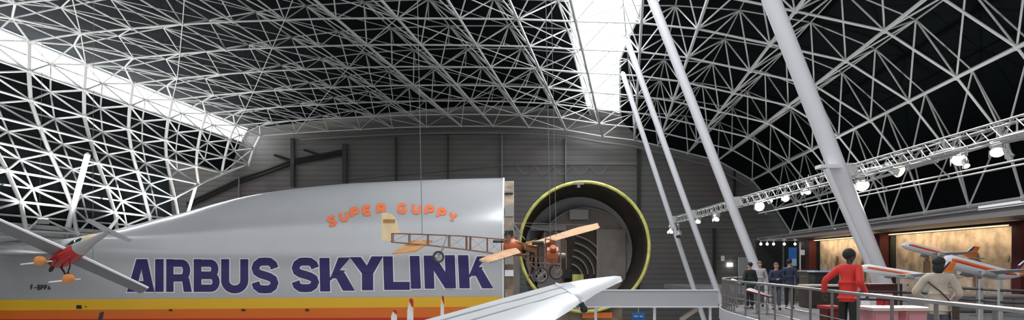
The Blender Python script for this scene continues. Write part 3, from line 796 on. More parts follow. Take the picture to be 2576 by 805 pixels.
# ================================================================== WALKWAY BRIDGE + GALLERY
FZ = C - 1.65
br = thing('walkway_bridge', 'flat pale grey footbridge crossing behind the white wing tip', 'bridge', R(7, 30, -1.9))
a, b = at(1425, 731, 30), at(1806, 772, 30)
MB().box(((a.x + b.x) / 2, 30, (a.z + b.z) / 2), (b.x - a.x, .12, a.z - b.z)).build('fascia', M['bridge'], br)
MB().box(((a.x + b.x) / 2, 31.2, b.z + .05), (b.x - a.x, 2.3, .12)).build('deck', M['bridge'], br)
MB().box(((a.x + b.x) / 2, 30, a.z + .02), (b.x - a.x, .2, .05)).build('top_rail', M['white'], br)
MB().box(((a.x + b.x) / 2, 30, b.z), (b.x - a.x, .2, .05)).build('bottom_flange', M['white'], br)
for px in (1500, 1649, 1790): MB().tube((at(px, 770, 30).x, 30.2, 0), at(px, 770, 30) + V((0, .2, 0)), .07, 8).build('post', M['white'], br)
MB().tube(at(1712, 805, 31), at(1756, 775, 31), .11, 8).tube(at(1690, 822, 31), at(1756, 775, 31), .06, 8).build('brace', M['counter'], br)
sg = thing('blue_sign', 'small blue sign with pale writing hung below the footbridge', 'sign', at(1606, 796, 33))
MB().box(at(1606, 797, 33), (.62, .06, .38)).build('board', M['blue'], sg)
MB().box(at(1600, 796, 32.96), (.2, .03, .07)).box(at(1613, 796, 32.96), (.16, .03, .07)).build('writing', M['paleblue'], sg)
MB().tube(at(1606, 790, 33), at(1606, 770, 33), .03).build('hanger', M['steel'], sg)

PATH = [(5.6, 2.5), (5.75, 5), (5.9, 7.7), (6.1, 10), (6.3, 12), (6.65, 15), (6.9, 17.5), (7.05, 20), (7.25, 22.3), (7.7, 24.6), (8.4, 26.3), (9.4, 27.5), (10.8, 28.3), (12.7, 28.6)]
def cat(pts, n=6):
    out = []
    for i in range(len(pts) - 1):
        p = [V((*pts[max(0, min(len(pts) - 1, i + k))], 0)) for k in (-1, 0, 1, 2)]
        for q in range(n):
            t = q / n
            out.append(.5 * ((2 * p[1]) + (p[2] - p[0]) * t + (2 * p[0] - 5 * p[1] + 4 * p[2] - p[3]) * t * t + (3 * p[1] - p[0] - 3 * p[2] + p[3]) * t ** 3))
    out.append(V((*pts[-1], 0))); return out
CP = cat(PATH)
poly = [V((p.x, p.y, FZ)) for p in CP] + [V((12.75, 56, FZ)), V((30, 56, FZ)), V((30, 2.5, FZ))]
struct('floor_gallery', MB().slab(poly, (0, 0, -.35)), M['carpet'], 'raised gallery floor behind the steel railing')
g = MB()
for p, q in zip(CP, CP[1:]):
    g.box(((p + q) / 2) + V((-.03, 0, FZ - .13)), (.06, (q - p).length * 1.06, .42), Matrix.Rotation(math.atan2(-(q - p).x, (q - p).y), 3, 'Z'))
struct('trim_21', g, M['bridge'], 'pale curved edge band of the gallery floor')
rl = thing('gallery_railing', 'curving steel railing along the gallery edge in front of the visitors', 'railing', (6, 8, FZ))
RZ = C - .545
MB().path([V((p.x + .06, p.y, RZ)) for p in CP], .032, 8).build('handrail', M['steel'], rl, smooth=True)
for dz in (.12, .33, .56):
    MB().path([V((p.x + .06, p.y, FZ + dz)) for p in CP], .010, 5).build('mid_rail', M['darksteel'], rl)
ln = 0; nxt = .4
for p, q in zip(CP, CP[1:]):
    s = (q - p).length
    while nxt <= ln + s:
        w = p.lerp(q, (nxt - ln) / s); y = w.y
        MB().box((w.x + .06, w.y, (FZ + RZ) / 2), (.028, .07, RZ - FZ)).box((w.x + .06, w.y, FZ + .015), (.12, .14, .03)).build('baluster', M['darksteel'], rl)
        nxt += 1.35 if y < 21 else .42
    ln += s
# gallery wall, canopy, pillars, murals
struct('wall_right', MB().box(R(23.4, 32, .1), (.3, 50, 3.9)), M['walldark'], 'dark gallery wall behind the murals')
cn = MB()
cn.slab([R(20.2, 18, 2.02), R(20.9, 56, 1.92), R(27, 56, 1.92), R(27, 18, 2.02)], (0, 0, .08))
struct('ceiling_gallery', cn, M['canopy'], 'low flat canopy over the gallery murals')
g = MB(); g.slab([R(20.1, 18, 1.98), R(20.85, 56.2, 1.92), R(20.85, 56.2, 2.16), R(20.1, 18, 2.42)], (.12, 0, 0)); g.slab([R(19.9, 18, 2.42), R(20.7, 56.2, 2.16), R(21.1, 56.2, 2.2), R(20.3, 18, 2.48)], (0, 0, .06))
struct('trim_22', g, M['canopy'], 'grey canopy fascia sloping across the right of the photo')
g = MB(); a, b = at(1905, 604, 56.3), at(2050, 588, 52); g.slab([a, b, b + V((0, 0, .25)), a + V((0, 0, .12))], (.3, .3, 0)); struct('trim_23', g, M['doorgrey'], 'pale pointed end of the canopy fascia')
struct('wall_far', MB().box(R(22.15, 57.5, .2), (2.2, .3, 3.7)), M['walldark'], 'black partition under the canopy end')
mur = [(50.0, 41.1, 'photo1', 'sepia mural wall lit warmly behind the red jacket'), (40.1, 30.1, 'photo1', 'sepia mural with figures lit warmly behind the model airliners'), (29.2, 22.5, 'photo2', 'taupe mural at the right edge behind the model tail fins')]
for i, (ya, yb_, mm, lab) in enumerate(mur):
    t = thing('mural', lab, 'mural', R(23.1, (ya + yb_) / 2, 0), 'murals on the gallery wall')
    MB().box(R(23.15, (ya + yb_) / 2, .05), (.12, ya - yb_, 3.4)).build('printed_panel', M[mm], t)
    for k in range(5):
        y = yb_ + (ya - yb_) * (k + .5) / 5
        g = MB().box(R(23.06, y, -.55 + .1 * (k % 2)), (.04, .55, 1.3)).ball(R(23.05, y, .3 + .1 * (k % 2)), (.03, .18, .22), 10, 6)
        g.build('printed_figure', mat('print_brown', (.16, .10, .07), .7, noise=(2, .4)) if k % 2 else mat('print_pale', (.46, .36, .28), .7, noise=(2, .3)), t)
    MB().box(R(22.6, (ya + yb_) / 2, 1.78), (.12, ya - yb_ - .3, .07)).build('cornice', M['canopy'], t)
for px, y, lab in ((2040, 50.4, 'narrow dark red pillar left of the far sepia mural'), (2218, 40.6, 'wide dark red pillar behind the white leaning column'), (2572, 29.6, 'dark red pillar cut by the right edge of the photo')):
    x = (px - CX) / F * y
    t = tag(MB().box(R(x, y, .12), (.55, .55, 3.5)).box(R(x, y, 1.8), (.65, .65, .12)).box(R(x, y, -1.55), (.65, .65, .18)).build('pillar', M['maroon'], origin=R(x, y, -1.65)), lab, 'pillar', 'dark red pillars on the gallery')
# banner
bn = thing('banner', 'tall narrow blue and white banner standing before the dark partition', 'banner', at(1994, 720, 46))
MB().box(at(1994, 645, 46), (.55, .04, 1.25)).build('blue_cloth', M['blue'], bn); MB().box(at(1998, 660, 45.95), (.30, .04, .5)).build('pale_print', M['paleblue'], bn)
MB().box((at(1994, 700, 46).x, 46, FZ + .05), (.7, .3, .1)).tube((at(1994, 700, 46).x, 46.05, FZ), at(1994, 625, 46.05), .025).build('stand', M['steel'], bn)
ps = thing('display_post', 'slim pale post with a white head beside the narrow dark red pillar', 'post', (at(2013, 700, 44).x, 44, FZ))
MB().tube((at(2013, 700, 44).x, 44, FZ), at(2013, 610, 44), .05, 8).build('shaft', M['counter'], ps); MB().box(at(2018, 635, 44), (.26, .2, .34)).build('head', M['white'], ps)
for k, (px, lab) in enumerate(((1914, 'lowest'), (1930, 'second'), (1946, 'third'), (1973, 'fourth'), (2000, 'fifth'))):
    t = thing('downlight', '%s small canopy lamp counted from the pointed canopy end' % lab, 'lamp', at(px, 612, 54), 'small lamps under the canopy end')
    MB().tube(at(px, 606, 54), at(px, 611, 54), .05, 6).build('stem', M['lampbody'], t); MB().ball(at(px, 614, 54), .11, 8, 6).build('bulb', M['lens'], t)

# counters and barriers
def cabinet(name, label, px0, px1, y, ztop, depth, m1, m2, cat_='counter', group=None):
    x0, x1 = (px0 - CX) / F * y, (px1 - CX) / F * y; t = thing(name, label, cat_, ((x0 + x1) / 2, y, FZ), group)
    zt = C + ztop
    MB().box(((x0 + x1) / 2, y + depth / 2, (FZ + zt) / 2), (x1 - x0, depth, zt - FZ - .06)).build('body', m1, t)
    MB().box(((x0 + x1) / 2, y + depth / 2 - .03, zt), (x1 - x0 + .1, depth + .12, .06)).build('countertop', m2, t)
    MB().box(((x0 + x1) / 2, y + depth / 2, FZ + .04), (x1 - x0 - .1, depth - .08, .08)).build('plinth', M['black'], t)
    k = max(1, int((x1 - x0) / .8))
    for i in range(k):
        xx = x0 + (x1 - x0) * (i + .5) / k
        MB().box((xx, y - .01, (FZ + zt) / 2), ((x1 - x0) / k - .08, .03, (zt - FZ) * .72)).build('front_panel', m1, t)
    return t
cabinet('display_counter', 'low dark counter with a pale wooden top left of the red jacket', 2035, 2150, 25, -.80, .9, M['barrel'], M['counter'])
cabinet('olive_cabinet', 'olive grey cabinet behind the pale wooden counter top', 1996, 2052, 30, -.30, .6, M['olive'], M['counter'], 'cabinet')
cabinet('black_cabinet', 'dark cabinet with a pale top just behind the red jacket shoulder', 2050, 2110, 27, -.29, .6, M['walldark'], M['paleblue'], 'cabinet')
cabinet('pink_display_case', 'pink sided display case right of the dark trousers', 2196, 2260, 13.4, -.90, .7, M['pink'], M['counter'], 'display case')
cabinet('pink_display_case', 'pink sided display case in front of the beige coat', 2280, 2346, 13.4, -.90, .7, M['pink'], M['counter'], 'display case')
cabinet('model_plinth', 'long low plinth under the model airliners', 2400, 2620, 22.8, -1.1, 1.2, M['taupe'], M['canopy'], 'plinth')
cabinet('red_display_stand', 'narrow red stand just right of the red jacket', 2221, 2236, 16.9, -.76, .3, M['crired'], M['pink'], 'stand')
cabinet('red_stool', 'low dark red stool left of the dark trousers', 2082, 2112, 15.2, -.98, .4, M['maroon'], M['crired'], 'stool')
cabinet('white_display_case', 'white display case beside the narrow red stand', 2188, 2212, 17.6, -.80, .5, M['white'], M['white'], 'display case')
cabinet('maroon_table', 'dark maroon table behind the barrier right of the red jacket', 2190, 2275, 18.8, -.58, .6, M['maroon'], M['maroon'], 'table')
def barrier(label, pts, y0, y1, zs, group):
    t = thing('barrier', label, 'barrier', (at(pts[0], 700, y0).x, y0, FZ), group)
    n = len(pts)
    P = [V(((px - CX) / F * (y0 + (y1 - y0) * i / (n - 1)), y0 + (y1 - y0) * i / (n - 1), FZ)) for i, px in enumerate(pts)]
    top = C + zs[0] + .22 - FZ
    for p in P: MB().box(p + V((0, 0, top / 2)), (.07, .07, top)).box(p + V((0, 0, .02)), (.22, .22, .04)).build('post', M['boxgrey'], t)
    for z in zs:
        MB().path([V((p.x, p.y - .04, C + z)) for p in P], .032, 6).build('rail', M['black'], t)
barrier('grey posted barrier with two black rails before the model airliners at right', [2404, 2467, 2516, 2640], 15.5, 13.5, (-.55, -.80), 'barriers around the models')
barrier('grey posted barrier with two black rails just right of the red jacket', [2160, 2276, 2330], 16.5, 15.8, (-.68, -.86), 'barriers around the models')

# ---- model airliners
def airliner(label, nose, tail, y, dia, group, support):
    N, T = at(*nose, y), at(*tail, y + .35); ax = (T - N); Lm = ax.length; ax.normalize()
    side = ax.cross(V((0, 0, 1))).normalized(); up = side.cross(ax)
    r = dia / 2 / F * y
    t = thing('model_airliner', label, 'model airplane', ((N + T) / 2).to_tuple(), group)
    sts = [(0, .02, -.25), (.015, .35, -.15), (.05, .75, -.05), (.11, .98, 0), (.2, 1, 0), (.6, 1, 0), (.75, .85, .15), (.9, .45, .5), (1, .12, .8)]
    g = MB(); g.loft([[N + ax * Lm * s + up * r * dz + (side * math.cos(2 * math.pi * i / 16) + up * math.sin(2 * math.pi * i / 16)) * r * k for i in range(16)] for s, k, dz in sts])
    fo = g.build('fuselage', M['white'], t, smooth='auto')
    for mt, a0, a1 in (('orange', 8, 24), ('red', -4, 8)):
        g = MB()
        for sgn in (1, -1):
            rows = []
            for s, k, dz in [(.07, .86, -.02), (.11, .985, 0), (.2, 1, 0), (.6, 1, 0), (.75, .85, .15), (.88, .5, .46)]:
                rows.append([N + ax * Lm * s + up * r * dz + (side * sgn * math.cos(math.radians(a)) + up * math.sin(math.radians(a))) * (r * k * 1.012 + .003) for a in (a0, (a0 + a1) / 2, a1)])
            g.loft(rows, closed=False, cap=False)
        g.build('stripe', M[mt], fo)
    mid = N + ax * Lm * .45
    for sgn in (1, -1):
        wt = mid + side * sgn * Lm * .42 + ax * Lm * .22 + up * Lm * .05
        wo_ = wing_mb(mid + side * sgn * r * .5 - up * r * .55, wt, Lm * .2, Lm * .05, r * .28, r * .08, ax, up).build('wing', M['winggrey'], t, smooth='auto')
        ec = mid + side * sgn * Lm * .16 + ax * Lm * .0 - up * r * .75
        MB().path([ec - ax * r * 1.0, ec - ax * r * .6, ec + ax * r * .5, ec + ax * r * 1.2], [r * .36, r * .42, r * .38, r * .18], 12).build('engine', M['boxgrey'], wo_, smooth='auto')
        tt_ = N + ax * Lm * 1.02 + side * sgn * Lm * .16 + up * r * 1.1
        wing_mb(N + ax * Lm * .92 + up * r * .55, tt_, Lm * .10, Lm * .045, r * .12, r * .06, ax, up).build('tailplane', M['winggrey'], t, smooth='auto')
    fb, ft = N + ax * Lm * .90 + up * r * .7, N + ax * Lm * 1.02 + up * (r * .8 + Lm * .17)
    fn = wing_mb(fb, ft, Lm * .16, Lm * .08, r * .14, r * .08, ax, side).build('tail_fin', M['orange'], t, smooth='auto')
    for q in (1, -1):
        wing_mb(fb.lerp(ft, .3) - ax * Lm * .028, fb.lerp(ft, .95) - ax * Lm * .02, Lm * .055, Lm * .03, r * .17, r * .1, ax, side * q).build('fin_emblem', M['purple'], fn)
        wing_mb(fb.lerp(ft, .55) - ax * Lm * .05, fb.lerp(ft, .9) - ax * Lm * .042, Lm * .02, Lm * .02, r * .18, r * .11, ax, side * q).build('fin_flash', M['white'], fn)
    b = mid - up * r * .9
    MB().tube((b.x, b.y, support), b, .025, 8).box((b.x, b.y, support + .02), (.3, .3, .04)).build('stand', M['steel'], t)
    return t
airliner('smaller white model airliner with an orange stripe, highest of the three', (2268, 614), (2444, 660), 24, 21, 'white model airliners on stands', FZ)
airliner('largest white model airliner, its tail fin near the right edge of the photo', (2368, 652), (2572, 706), 21, 36, 'white model airliners on stands', FZ)
airliner('slim white model airliner between the red jacket and the beige coat', (2160, 672), (2384, 708), 18, 22, 'white model airliners on stands', FZ)

# ================================================================== LIGHTING TRUSS
X0, Z0, HS = 11.12, 3.2, .37
lt = thing('lighting_truss', 'long square lattice truss carrying spotlights past the leaning columns', 'truss', R(X0, 36, Z0))
def tr(y): return R(X0, y, Z0)
corners = [V((dx, 0, dz)) for dx in (-HS / 2, HS / 2) for dz in (0, -HS)]
ya, yb_ = 12.5, 45.8
for c_ in corners: MB().tube(tr(ya) + c_, tr(yb_) + c_, .028, 6).build('chord', M['truss'], lt)
n = int((yb_ - ya) / .4)
for fi, (c1_, c2_) in enumerate(((0, 1), (2, 3), (0, 2), (1, 3))):
    g = MB()
    for i in range(n):
        y0_ = ya + .4 * i; A, B = (c1_, c2_) if i % 2 else (c2_, c1_)
        g.tube(tr(y0_) + corners[A], tr(y0_ + .4) + corners[B], .013, 4)
    g.build('lacing', M['truss'], lt)
MB().tube(tr(14.6) + V((.72, 0, -.76)), tr(32) + V((.72, 0, -.76)), .026, 6).tube(tr(14.6) + V((.72, 0, -.88)), tr(27) + V((.72, 0, -.88)), .025, 6).build('lamp_rail', M['truss'], lt)
for y in (14.8, 18, 21, 24, 27, 31): MB().tube(tr(y) + V((.18, 0, -HS)), tr(y) + V((.72, 0, -.88)), .02, 5).build('hanger', M['truss'], lt)
for y, x in ((21.5, .0), (32.2, 0), (40.0, 0), (45.0, 0)): MB().box(tr(y) + V((-.25, 0, -.18)), (.4, .24, .46)).build('clamp', M['truss'], lt)
g = MB()
for i in range(5): g.tube(tr(45.2) + V((-.4 + .22 * (i % 3), .08 * i, -.45 - .24 * (i // 2))), tr(45.2) + V((-.08 + .16 * (i % 3), .24, -.5)), .10, 8)
g.build('lamp_cluster', M['truss'], lt)
# spotlights: body + yoke + lens, each with its own direction
def spotlight(label, px, py, y, size, aim, lit, warm=False, energy=0):
    y *= .81; energy *= 1.8
    c_ = at(px, py, y); t = thing('spotlight', label, 'spotlight', c_.to_tuple(), 'spotlights on the lighting truss')
    d = V(aim).normalized(); s = size / F * y
    bd = MB().path([c_ - d * s * .9, c_ - d * s * .8, c_ - d * s * .3, c_ + d * s * .1, c_ + d * s * .45, c_ + d * s * .5], [s * .12, s * .3, s * .36, s * .38, s * .5, s * .5], 14).build('body', M['lampbody'], t, smooth='auto')
    MB().tube(c_ + d * s * .5, c_ + d * s * .53, s * .44, 14).build('lens', (M['lenswarm'] if warm else M['lens']) if lit else M['glass'], bd)
    up = V((0, 0, 1)); side = d.cross(up).normalized()
    MB().path([c_ + side * s * .42, c_ + side * s * .42 + up * s * .5, c_ + up * s * .7, c_ - side * s * .42 + up * s * .5, c_ - side * s * .42], s * .05, 6).tube(c_ + up * s * .68, c_ + up * (s * .68 + .3), s * .06, 6).build('yoke', M['truss'], t)
    for k in (0, 1):
        sd = side if k else up
        MB().box(c_ + d * s * .72 + sd * s * .5, (s * .04 if k else s * .5, s * .4, s * .5 if k else s * .04), d.to_track_quat('Y', 'Z').to_matrix()).build('barn_door', M['lampbody'], bd)
    if energy:
        l = bpy.data.lights.new('spot_beam', 'SPOT'); l.energy = energy; l.spot_size = math.radians(70); l.spot_blend = .6; l.shadow_soft_size = .15
        l.color = (1, .82, .62) if warm else (1, .95, .88)
        lo = bpy.data.objects.new('spot_beam', l); COL.objects.link(lo); lo.parent = t
        lo.location = d * s * .75; lo.rotation_euler = d.to_track_quat('-Z', 'Y').to_euler()
    return t
SP = [('first', 2508, 372, 19.8, 34, (-.35, -.55, -.75), 1, 0, 500), ('second', 2536, 386, 19.0, 22, (.2, -.3, -.9), 0, 0, 0), ('third', 2415, 393, 21.5, 36, (-.5, -.6, -.6), 1, 0, 500), ('fourth', 2428, 412, 21.0, 18, (-.1, -.6, -.7), 1, 1, 0),
      ('fifth', 2250, 425, 25.5, 34, (.25, -.75, -.4), 1, 1, 300), ('sixth', 2166, 458, 27.0, 34, (-.2, -.75, -.6), 1, 0, 600), ('seventh', 2034, 474, 32.0, 22, (-.5, -.3, -.7), 1, 0, 0), ('eighth', 1976, 494, 35.0, 20, (-.3, -.7, -.6), 1, 0, 0),
      ('ninth', 1908, 516, 38.0, 26, (-.15, -.9, -.35), 1, 0, 600), ('tenth', 1934, 503, 37.0, 14, (.4, -.5, -.7), 1, 0, 0), ('eleventh', 1858, 517, 43.0, 14, (0, -.4, -.9), 0, 0, 0), ('twelfth', 1804, 546, 44.5, 16, (-.4, -.5, -.7), 1, 0, 0),
      ('thirteenth', 1794, 538, 46.0, 13, (.3, -.5, -.8), 1, 0, 0), ('fourteenth', 1757, 553, 50.0, 14, (-.3, -.6, -.7), 1, 0, 0), ('fifteenth', 1708, 590, 54.5, 14, (-.2, -.6, -.7), 0, 0, 0), ('sixteenth', 1690, 578, 55.5, 14, (-.5, -.5, -.7), 1, 0, 0)]
for lab, *a_ in SP: spotlight('%s spotlight along the lighting truss, counted from its near end' % lab, *a_)
# long tube fixtures on the lamp rail
for lab, (px0, py0), (px1, py1), y in (('long grey floodlight tube beside the bright white spotlight', (2150, 436), (2240, 418), 28.6), ('second grey floodlight tube, right of the warm spotlight', (2282, 412), (2360, 398), 24), ('grey floodlight tube right of the third spotlight', (2342, 392), (2410, 376), 22), ('grey floodlight tube at the near end of the truss', (2520, 350), (2600, 332), 19)):
    y *= .81; A, B = at(px0, py0, y), at(px1, py1, y - 1.0); t = thing('floodlight', lab, 'floodlight', ((A + B) / 2).to_tuple(), 'tube floodlights on the lighting truss')
    MB().path([A, A.lerp(B, .05), A.lerp(B, .5), A.lerp(B, .95), B], [.05, .10, .11, .10, .06], 12).build('housing', M['truss'], t, smooth='auto')
    MB().tube(A.lerp(B, .5), A.lerp(B, .5) + V((0, 0, .35)), .02).build('hook', M['truss'], t)
    MB().tube(A.lerp(B, .05) + V((0, -.04, -.075)), A.lerp(B, .95) + V((0, -.04, -.075)), .055, 8).build('reflector', M['lampbody'], t)

# ================================================================== PEOPLE
def skinmesh(name, verts, edges, mats, parent, sub=2, mfun=None):
    me = bpy.data.meshes.new(name); me.from_pydata([v[0] for v in verts], edges, [])
    o = bpy.data.objects.new(name, me); COL.objects.link(o)
    o.modifiers.new('skin', 'SKIN').use_smooth_shade = True
    for i, v in enumerate(verts):
        r = v[1]; me.skin_vertices[0].data[i].radius = r if isinstance(r, tuple) else (r, r)
    me.skin_vertices[0].data[0].use_root = True
    o.modifiers.new('sub', 'SUBSURF').levels = sub; o.modifiers['sub'].render_levels = sub
    dg = bpy.context.evaluated_depsgraph_get()
    m2 = bpy.data.meshes.new_from_object(o.evaluated_get(dg)); o.modifiers.clear(); o.data = m2; bpy.data.meshes.remove(me); m2.name = name
    m2.materials.clear()
    for m in mats: m2.materials.append(m)
    if mfun:
        for p in m2.polygons: p.material_index = mfun(p.center)
    m2.polygons.foreach_set('use_smooth', [True] * len(m2.polygons))
    o.parent = parent; return o
def person(label, pos, yaw, pose, colors, height=1.75, lean=0, head_yaw=0, hair='short', bag=False, coat=.80, fingers=True):
    """local frame: faces +Y, right hand side +X"""
    skin, top, leg, hairm = colors
    t = thing('person', label, 'person', pos)
    s = height / 1.75
    D = dict(sh=(.185, 0, 1.43), hip=(.09, 0, .92), knee=(.10, .02, .50), ankle=(.10, -.02, .09), toe=(.12, .14, .04))
    bend = lambda p: V((p[0], p[1] + max(0, p[2] - .95) * lean, p[2] - abs(max(0, p[2] - .95) * lean) * .15))
    def P(p, b=True): return bend(p) * s if b else V(p) * s
    arms = {1: pose['R'], -1: pose['L']}
    hy = math.radians(head_yaw)
    def H(p):                                     # head points turn about the neck
        q = V((p[0] * math.cos(hy) - p[1] * math.sin(hy), p[0] * math.sin(hy) + p[1] * math.cos(hy), p[2])); return P(q)
    vs = [(P((0, 0, .96)), (.13 * s, .10 * s)), (P((0, .01, 1.12)), (.12 * s, .09 * s)), (P((0, .01, 1.30)), (.135 * s, .10 * s)), (P((0, -.01, 1.43)), (.10 * s, .085 * s)), (P((0, -.005, 1.50)), .055 * s),
          (H((0, .0, 1.555)), .052 * s), (H((0, .012, 1.625)), (.076 * s, .088 * s)), (H((0, -.004, 1.69)), (.074 * s, .088 * s)), (H((0, -.005, 1.735)), (.045 * s, .05 * s)),
          (H((0, .07, 1.575)), (.036 * s, .032 * s)), (H((0, .108, 1.635)), (.013 * s, .014 * s)), (H((.086, -.005, 1.635)), (.012 * s, .02 * s)), (H((-.086, -.005, 1.635)), (.012 * s, .02 * s))]
    es = [(0, 1), (1, 2), (2, 3), (3, 4), (4, 5), (5, 6), (6, 7), (7, 8), (6, 9), (6, 10), (6, 11), (6, 12)]
    cv = [(P((0, 0, 1.0)), (.158 * s, .125 * s)), (P((0, .01, 1.13)), (.15 * s, .118 * s)), (P((0, .01, 1.30)), (.165 * s, .125 * s)), (P((0, -.01, 1.42)), (.13 * s, .105 * s)), (P((0, -.008, 1.50)), (.075 * s, .07 * s)), (P((0, 0, coat + .07)), (.168 * s, .132 * s)), (P((0, 0, coat + .015)), (.176 * s, .138 * s)), (P((0, 0, coat)), (.178 * s, .14 * s))]
    ce = [(0, 1), (1, 2), (2, 3), (3, 4), (0, 5), (5, 6), (6, 7)]
    lv = [(P((0, 0, 1.0)), (.140 * s, .112 * s)), (P((0, 0, .90)), (.145 * s, .115 * s))]; le = [(0, 1)]
    for sd in (1, -1):
        el, wr = arms[sd]['elbow'], arms[sd]['wrist']; hd = V(arms[sd].get('hand', (0, 0, -1))).normalized()
        b = len(vs)
        sh = P((sd * .175, -.01, 1.425)); EL = P(el, False); WR = P(wr, False)
        vs += [(sh, .062 * s), (EL, .044 * s), (WR, .028 * s)]
        es += [(3, b), (b, b + 1), (b + 1, b + 2)]
        # hand: palm then five fingers
        fa = (WR - EL).normalized(); pal = V(arms[sd].get('palm', (-sd, 0, 0))); pal = (pal - hd * pal.dot(hd)).normalized(); across = hd.cross(pal)
        k = len(vs)
        vs += [(WR + hd * .045 * s, (.034 * s, .018 * s))]; es += [(b + 2, k)]
        if fingers:
            for fi, (ox, ll) in enumerate(((-.030, .062), (-.010, .074), (.010, .070), (.029, .055))):
                f0 = WR + hd * .088 * s + across * ox * s; f1 = f0 + (hd * .75 + pal * .5).normalized() * ll * .55 * s; f2 = f1 + (hd * .3 + pal).normalized() * ll * .5 * s
                q = len(vs); vs += [(f0, .0105 * s), (f1, .0092 * s), (f2, .008 * s)]; es += [(k, q), (q, q + 1), (q + 1, q + 2)]
            th0 = WR + hd * .035 * s - across * .034 * s + pal * .012 * s; th1 = th0 + (hd * .6 - across * .5 + pal * .5).normalized() * .04 * s; th2 = th1 + (hd + pal * .6).normalized() * .03 * s
            q = len(vs); vs += [(th0, .0125 * s), (th1, .0105 * s), (th2, .009 * s)]; es += [(k, q), (q, q + 1), (q + 1, q + 2)]
        # legs
        st = pose.get('step', 0) * sd
        hip, kn, an, to = (sd * .09, 0, .90), (sd * .10, .02 + st * .5, .50), (sd * .10, -.02 + st, .09), (sd * .12, .15 + st, .035)
        b2 = len(vs); vs += [(P(hip, False), .085 * s), (P(kn, False), .055 * s), (P(an, False), .038 * s), (P(to, False), .032 * s)]
        es += [(0, b2), (b2, b2 + 1), (b2 + 1, b2 + 2), (b2 + 2, b2 + 3)]
        # sleeve
        b3 = len(cv); cuff = EL.lerp(WR, .93)
        cv += [(sh + V((0, 0, .004)), .083 * s), (sh.lerp(EL, .5), .072 * s), (EL, .064 * s), (EL.lerp(WR, .5), .056 * s), (cuff, .046 * s)]
        ce += [(3, b3), (b3, b3 + 1), (b3 + 1, b3 + 2), (b3 + 2, b3 + 3), (b3 + 3, b3 + 4)]
        b4 = len(lv); ank = V(P(an, False)) + V((0, 0, .02))
        lv += [(P(hip, False), .104 * s), (P(kn, False), .078 * s), (ank, .066 * s)]; le += [(1, b4), (b4, b4 + 1), (b4 + 1, b4 + 2)]
    bd = skinmesh('body', vs, es, [skin], t)
    skinmesh('jacket', cv, ce, [top], t); skinmesh('trousers', lv, le, [leg], t)
    hz = bd
    g = MB(); c_ = H((0, -.022, 1.70)); ax = Matrix.Rotation(hy, 3, 'Z')
    if hair == 'full': g.ball(c_, (.108 * s, .12 * s, .112 * s), 16, 10, ax)
    elif hair == 'short': g.ball(c_, (.092 * s, .104 * s, .095 * s), 14, 9, ax)
    else:
        g.ball(c_, (.102 * s, .112 * s, .10 * s), 14, 9, ax); g.ball(H((0, -.055, 1.60)), (.092 * s, .065 * s, .11 * s), 12, 8, ax)
    g.build('hair', hairm, t, smooth=True); 
    h = kids(t)[-1]
    # built in the person's own frame: undo the world offset the builder took off
    for v in h.data.vertices: v.co += V(t['_w'])
    for sd in (1, -1):
        MB().ball(H((sd * .032, .088, 1.655)), (.011 * s, .008 * s, .008 * s), 8, 6).build('eye', M['black'], t); h = kids(t)[-1]
        for v in h.data.vertices: v.co += V(t['_w'])
    for sd in (1, -1):
        st = pose.get('step', 0) * sd
        g = MB().ball(V((sd * .11, .06 + st, .045)) * s, (.05 * s, .14 * s, .05 * s), 10, 7); g.build('shoe', M['shoe'], t)
        h = kids(t)[-1]
        for v in h.data.vertices: v.co += V(t['_w'])
    if bag:
        g = MB().path([V((-.20, .03, 1.40)) * s, V((-.12, -.125, 1.32)) * s, V((.02, -.155, 1.20)) * s, V((.14, -.14, 1.06)) * s, V((.20, -.06, .94)) * s], .014, 6)
        g.build('shoulder_strap', M['brownstrap'], t); h = kids(t)[-1]
        for v in h.data.vertices: v.co += V(t['_w'])
        g = MB().box(V((.24, -.03, .84)) * s, (.10, .24, .22)); g.build('shoulder_bag', M['brownstrap'], t); h = kids(t)[-1]
        for v in h.data.vertices: v.co += V(t['_w'])
    t.rotation_euler = (0, 0, yaw)
    return t
def hang(sd, fwd=.05, out=.27): return dict(elbow=(sd * out, -.03, 1.13), wrist=(sd * (out + .01), fwd, .88), hand=(0, .15, -1), palm=(-sd, 0, 0))
def floorpos(px, y): return V(((px - CX) / F * y, y, FZ))
# man in red, seen from behind, turned to the right and resting on the rail
person('person in a red jacket and dark trousers leaning at the railing, back turned', floorpos(2133, 13.6), math.radians(-52),
       dict(L=dict(elbow=(-.40, -.06, 1.20), wrist=(-.48, .05, .94), hand=(-.1, .2, -1), palm=(1, 0, 0)), R=dict(elbow=(.28, -.13, 1.16), wrist=(.30, .09, .95), hand=(0, .8, -.6), palm=(-1, 0, 0))),
       (M['skindark'], M['redjacket'], M['trousers'], M['hair']), 1.93, .12, -32, 'full')
person('person in a beige coat with dark hair and a shoulder strap, looking away', floorpos(2362, 11.3), math.radians(-35),
       dict(L=dict(elbow=(-.36, .02, 1.16), wrist=(-.20, .22, 1.02), hand=(.6, .6, 0), palm=(0, 0, -1)), R=dict(elbow=(.30, .02, 1.15), wrist=(.18, .24, 1.04), hand=(-.6, .6, 0), palm=(0, 0, -1))),
       (M['skin'], M['beige'], M['denim'], M['hair']), 1.75, .05, -10, 'long', True)
person('person in a dark green coat, left of the group by the column foot', floorpos(1886, 24.6), math.radians(15), dict(L=hang(-1), R=hang(1)), (M['skin'], M['green'], M['trousers'], M['hair']), 1.70, 0, 10, fingers=False)
person('person in a pale grey top standing right of the dark green coat', floorpos(1911, 26.2), math.radians(160), dict(L=hang(-1), R=hang(1)), (M['skin'], M['palegrey'], M['denim'], M['hairgrey']), 1.74, 0, 15, fingers=False)
